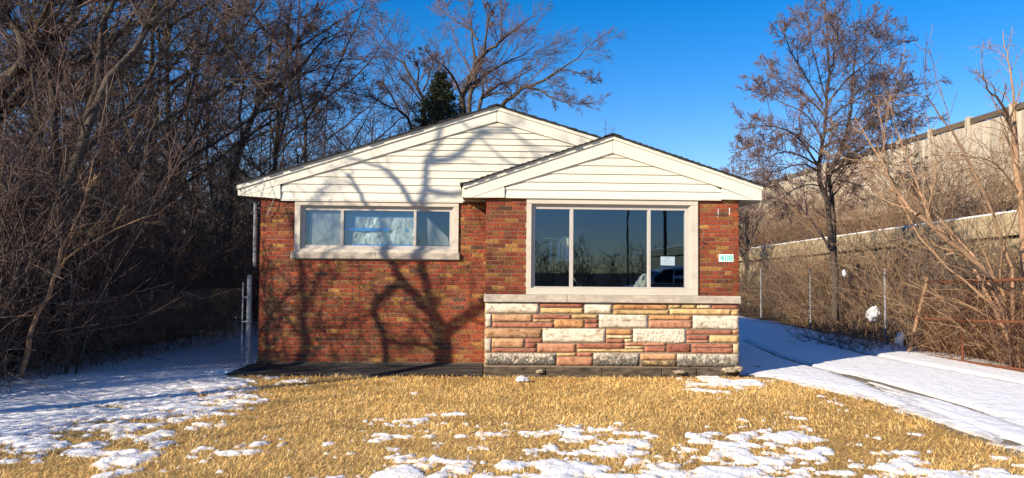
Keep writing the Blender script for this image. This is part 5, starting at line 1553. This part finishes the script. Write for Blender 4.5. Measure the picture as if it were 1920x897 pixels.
# ---- brush as masses
def brush(name, n, region, h, r, lean, lv, seed, mat, kind='stuff', zf=None, tropic=.03):
    global TRI
    rg = np.random.default_rng(seed)
    xy = region(rg, n); n = len(xy)
    z = np.zeros(n) if zf is None else zf(xy)
    hh = h[0] + (h[1] - h[0]) * rg.uniform(0, 1, n) ** 1.3
    d = np.stack([rg.normal(lean[0], lean[2], n), rg.normal(lean[1], lean[2], n), np.ones(n)], -1)
    Pt = integrate(rg, np.stack([xy[:, 0], xy[:, 1], z - .03], -1), d, hh, 6, .13, tropic)
    Rd = (hh / hh.mean() * r)[:, None] * np.linspace(1, .25, 6)[None]
    pc = [tubes(Pt, Rd, 3)]
    for (p, q, S) in grow(rg, Pt, Rd, lv): pc.append(branch_mesh(p, q, S))
    V, F = join(pc); TRI += 2 * len(F)
    return tag(link(name, np_mesh(name, V, F, mat)), kind=kind)
def box_region(x0, x1, y0, y1, keep=None):
    def f(rg, n):
        a = np.stack([rg.uniform(x0, x1, n), y0 + (y1 - y0) * rg.uniform(0, 1, n)], -1)
        return a if keep is None else a[keep(a)]
    return f
LV_B = [(7, .05, 1, (.4, 1.4), (.25, .65), 3, .28, .02, .55, .0042, 3), (5, .05, 1, (.4, 1.3), (.3, .75), 2, .2, 0, .75, .0036, 1)]
edge = lambda a: a[:, 0] < -6.15 - 0.05 * np.clip(12.5 - a[:, 1], -9, 9) * 1.0 + 0.035 * (a[:, 1] - 12)
def lvb(k1, k2, e1, e2): return [(k1, .05, 1, (.4, 1.35), (.25, .65), 3, .28, .02, .55, e1, 3), (k2, .05, 1, (.4, 1.3), (.3, .75), 2, .2, 0, .75, e2, 1)]
brush('woods_thicket', 1700, box_region(-16, -5.4, 9.6, 22, edge), (0.9, 4.8), .0085, (.04, 0, .24), [(7, .05, 1, (.4, 1.4), (.25, .65), 3, .28, .02, .6, .0058, 3), (5, .05, 1, (.4, 1.3), (.3, .75), 2, .2, 0, .75, .005, 1)], 501, M['twig_dark'])
brush('woods_undergrowth', 1050, box_region(-22, -4.2, 22, 36), (2.0, 6.5), .015, (.05, 0, .3), lvb(7, 4, .006, .006), 502, M['twig_red'])
fx = lambda y: np.interp(y, [p[1] for p in FLINE], [p[0] for p in FLINE])
behind = lambda a: a[:, 0] > fx(a[:, 1]) + 0.15
off = lambda a: a[:, 0] < -4.3 - 1.29 * (12.6 - a[:, 1]) - 2.0
brush('shading_thicket', 450, box_region(-26, -9, -2, 10.5, off), (1.0, 4.0), .013, (.1, 0, .35), lvb(7, 5, .007, .006), 511, M['twig_dark'])  # unseen brush left of the view, added to shade the woods
brush('shading_brush', 230, box_region(-12.5, -6.9, 4.0, 9.3), (1.2, 3.6), .017, (0, 0, .2), lvb(4, 3, .007, .006), 512, M['twig_dark'])  # unseen stems beside the lawn, added to cast shade streaks on the snow
brush('fence_brush', 1500, lambda rg, n: (lambda a: a[behind(a)])(np.stack([8.3 + 4.9 * rg.uniform(0, 1, n) ** 1.6, rg.uniform(12.5, 34, n)], -1)), (0.5, 3.2), .0105, (.05, -.05, .42), lvb(7, 5, .0055, .0055), 503, M['twig_tan'])
brush('fence_thicket', 700, lambda rg, n: (lambda a: a[behind(a)])(np.stack([8.5 + 4.7 * rg.uniform(0, 1, n), rg.uniform(12.8, 34, n)], -1)), (0.7, 3.1), .012, (.05, -.05, .36), lvb(8, 5, .006, .0055), 515, M['twig_dark'])
brush('bank_brush', 1000, box_region(14.2, 23, 20, 62), (0.8, 3.4), .012, (-.05, 0, .35), lvb(6, 5, .007, .006), 504, M['twig_tan'],
      zf=lambda a: np.interp(a[:, 0], [13.8, 23.5], [2.6, 5.0]))
brush('far_woods', 620, box_region(-45, 20, 38, 62), (3.0, 8.0), .03, (0, 0, .22), lvb(8, 6, .012, .011), 505, M['twig_red'])
brush('edge_saplings', 420, box_region(-11, -5.6, 9.4, 15, edge), (1.6, 5.2), .006, (.05, 0, .2), [(9, .1, 1, (.3, 1.1), (.2, .5), 3, .2, .05, .6, .0045, 3), (5, .05, 1, (.4, 1.2), (.3, .75), 2, .2, 0, .75, .0042, 1)], 514, M['twig_red'])
# a low heap of dead sticks by the bag
brush('dead_sticks', 130, box_region(7.6, 9.2, 15.4, 18.2), (.3, 1.1), .006, (-.3, -.4, .9), [(4, .1, 1, (.35, 1.2), (.3, .7), 4, .2, 0, .6, .003, 3)], 506, M['twig_dark'])
# ---- what the windows mirror: brush across the road, poles, parked car
brush('roadside_brush', 560, box_region(-60, 40, -46, -34), (1.4, 4.6), .035, (0, 0, .3), lvb(6, 6, .018, .014), 507, M['twig_dark'])
for k, (x, y, h, lb) in enumerate(((9.4, -25.0, 14, 'slim dark pole across the road mirrored in the middle pane'), (11.9, -25.0, 14, 'dark pole across the road mirrored in the right pane'))):
    mb = MB(); mb.tube([(0, 0, -.2), (0, 0, h * .5), (0, 0, h)], [(.06, .11)[k], (.055, .10)[k], (.05, .09)[k]], 10)
    root = tag(empty('utility_pole', (x, y, 0)), lb, 'pole', 'poles across the road')
    mb.build('pole_shaft', M['pole'], root)
    mb = MB(); mb.box(-1.1, 1.1, -.06, .06, h - .9, h - .75); mb.build('crossarm', M['pole'], root)
print('TRI', TRI)

# ================================================================== PARKED CAR MIRRORED IN THE BAY WINDOW
car = empty('parked_car', (6.35, -1.3, 0.0), None, R(186)); car.scale = (1.14,) * 3
tag(car, 'white car parked by the road, mirrored in the right pane of the bay', 'car')
def car_loft(secs, name, mat):
    """secs: list of (x, half width low, half width high, z low, z high)"""
    V, F = [], []
    for (x, wl_, wh_, z0, z1) in secs:
        V += [(x, -wl_ * .92, z0), (x, -wl_, z0 + (z1 - z0) * .35), (x, -wh_ * .98, z0 + (z1 - z0) * .85), (x, -wh_ * .8, z1), (x, wh_ * .8, z1), (x, wh_ * .98, z0 + (z1 - z0) * .85), (x, wl_, z0 + (z1 - z0) * .35), (x, wl_ * .92, z0)]
    n = len(secs)
    for i in range(n - 1):
        for k in range(8):
            a, b = i * 8 + k, i * 8 + (k + 1) % 8
            F.append((a, b, b + 8, a + 8))
    F.append(tuple(range(8))[::-1]); F.append(tuple(range((n - 1) * 8, n * 8)))
    mb = MB(); mb.add(V, F); o = mb.build(name, mat, car, smooth=True)
    m = o.modifiers.new('s', 'SUBSURF'); m.levels = 1; m.render_levels = 2
    return o
car_loft([(2.25, .70, .62, .35, .62), (2.1, .86, .78, .26, .86), (1.5, .92, .86, .25, 1.02), (.95, .93, .88, .25, 1.10), (0, .94, .9, .25, 1.12), (-1.2, .94, .9, .25, 1.14), (-2.0, .92, .84, .28, 1.10), (-2.3, .80, .70, .38, .9)], 'car_body', M['car_paint'])
car_loft([(1.05, .80, .76, 1.04, 1.10), (.55, .83, .66, 1.04, 1.50), (.1, .84, .64, 1.04, 1.66), (-.9, .84, .64, 1.04, 1.70), (-1.6, .82, .62, 1.04, 1.62), (-2.1, .78, .66, 1.04, 1.16)], 'cabin', M['car_paint'])
for s in (-1, 1):
    for (xa, xb, xc, xd) in ((.72, .06, .02, .28), (-.02, -.95, -.9, -.04), (-1.03, -1.78, -1.5, -.98)):
        mb = MB()
        V = [(xa, s * .835, 1.14), (xb, s * .845, 1.14), (xc, s * .70, 1.54), (xd, s * .70, 1.52)]
        V2 = [(x, y - s * .05, z) for x, y, z in V]
        mb.add(V + V2, [(0, 1, 2, 3), (7, 6, 5, 4), (0, 4, 5, 1), (1, 5, 6, 2), (2, 6, 7, 3), (3, 7, 4, 0)])
        mb.build('side_window', M['darkglass'], car)
    mb = MB(); mb.tube([(.72, s * .86, 1.16), (.70, s * .98, 1.19), (.70, s * 1.08, 1.20), (.71, s * 1.12, 1.20)], [.04, .09, .10, .03], 8); mb.build('wing_mirror', M['car_paint'], car, smooth=True)
    for xw in (1.35, -1.4):
        mb = MB(); mb.tube([(xw, s * .72, .33), (xw, s * .93, .33)], .33, 20); wh = mb.build('wheel', M['black'], car)
        mb = MB(); mb.tube([(xw, s * .925, .33), (xw, s * .945, .33)], .21, 14); mb.build('rim', M['chrome'], wh)
    mb = MB(); mb.tube([(2.02, s * .55, .78), (2.12, s * .62, .76), (2.02, s * .74, .78)], .07, 8); mb.build('headlight', M['chrome'], car)
mb = MB(); V = [(1.02, -.70, 1.12), (1.02, .70, 1.12), (.55, .60, 1.53), (.55, -.60, 1.53)]; mb.add(V + [(x - .06, y, z - .03) for x, y, z in V], [(0, 1, 2, 3), (7, 6, 5, 4)]); mb.build('windscreen', M['darkglass'], car)
mb = MB(); V = [(-2.06, -.66, 1.14), (-2.06, .66, 1.14), (-1.68, .58, 1.54), (-1.68, -.58, 1.54)]; mb.add(V + [(x + .06, y, z - .03) for x, y, z in V], [(3, 2, 1, 0), (4, 5, 6, 7)]); mb.build('rear_screen', M['darkglass'], car)
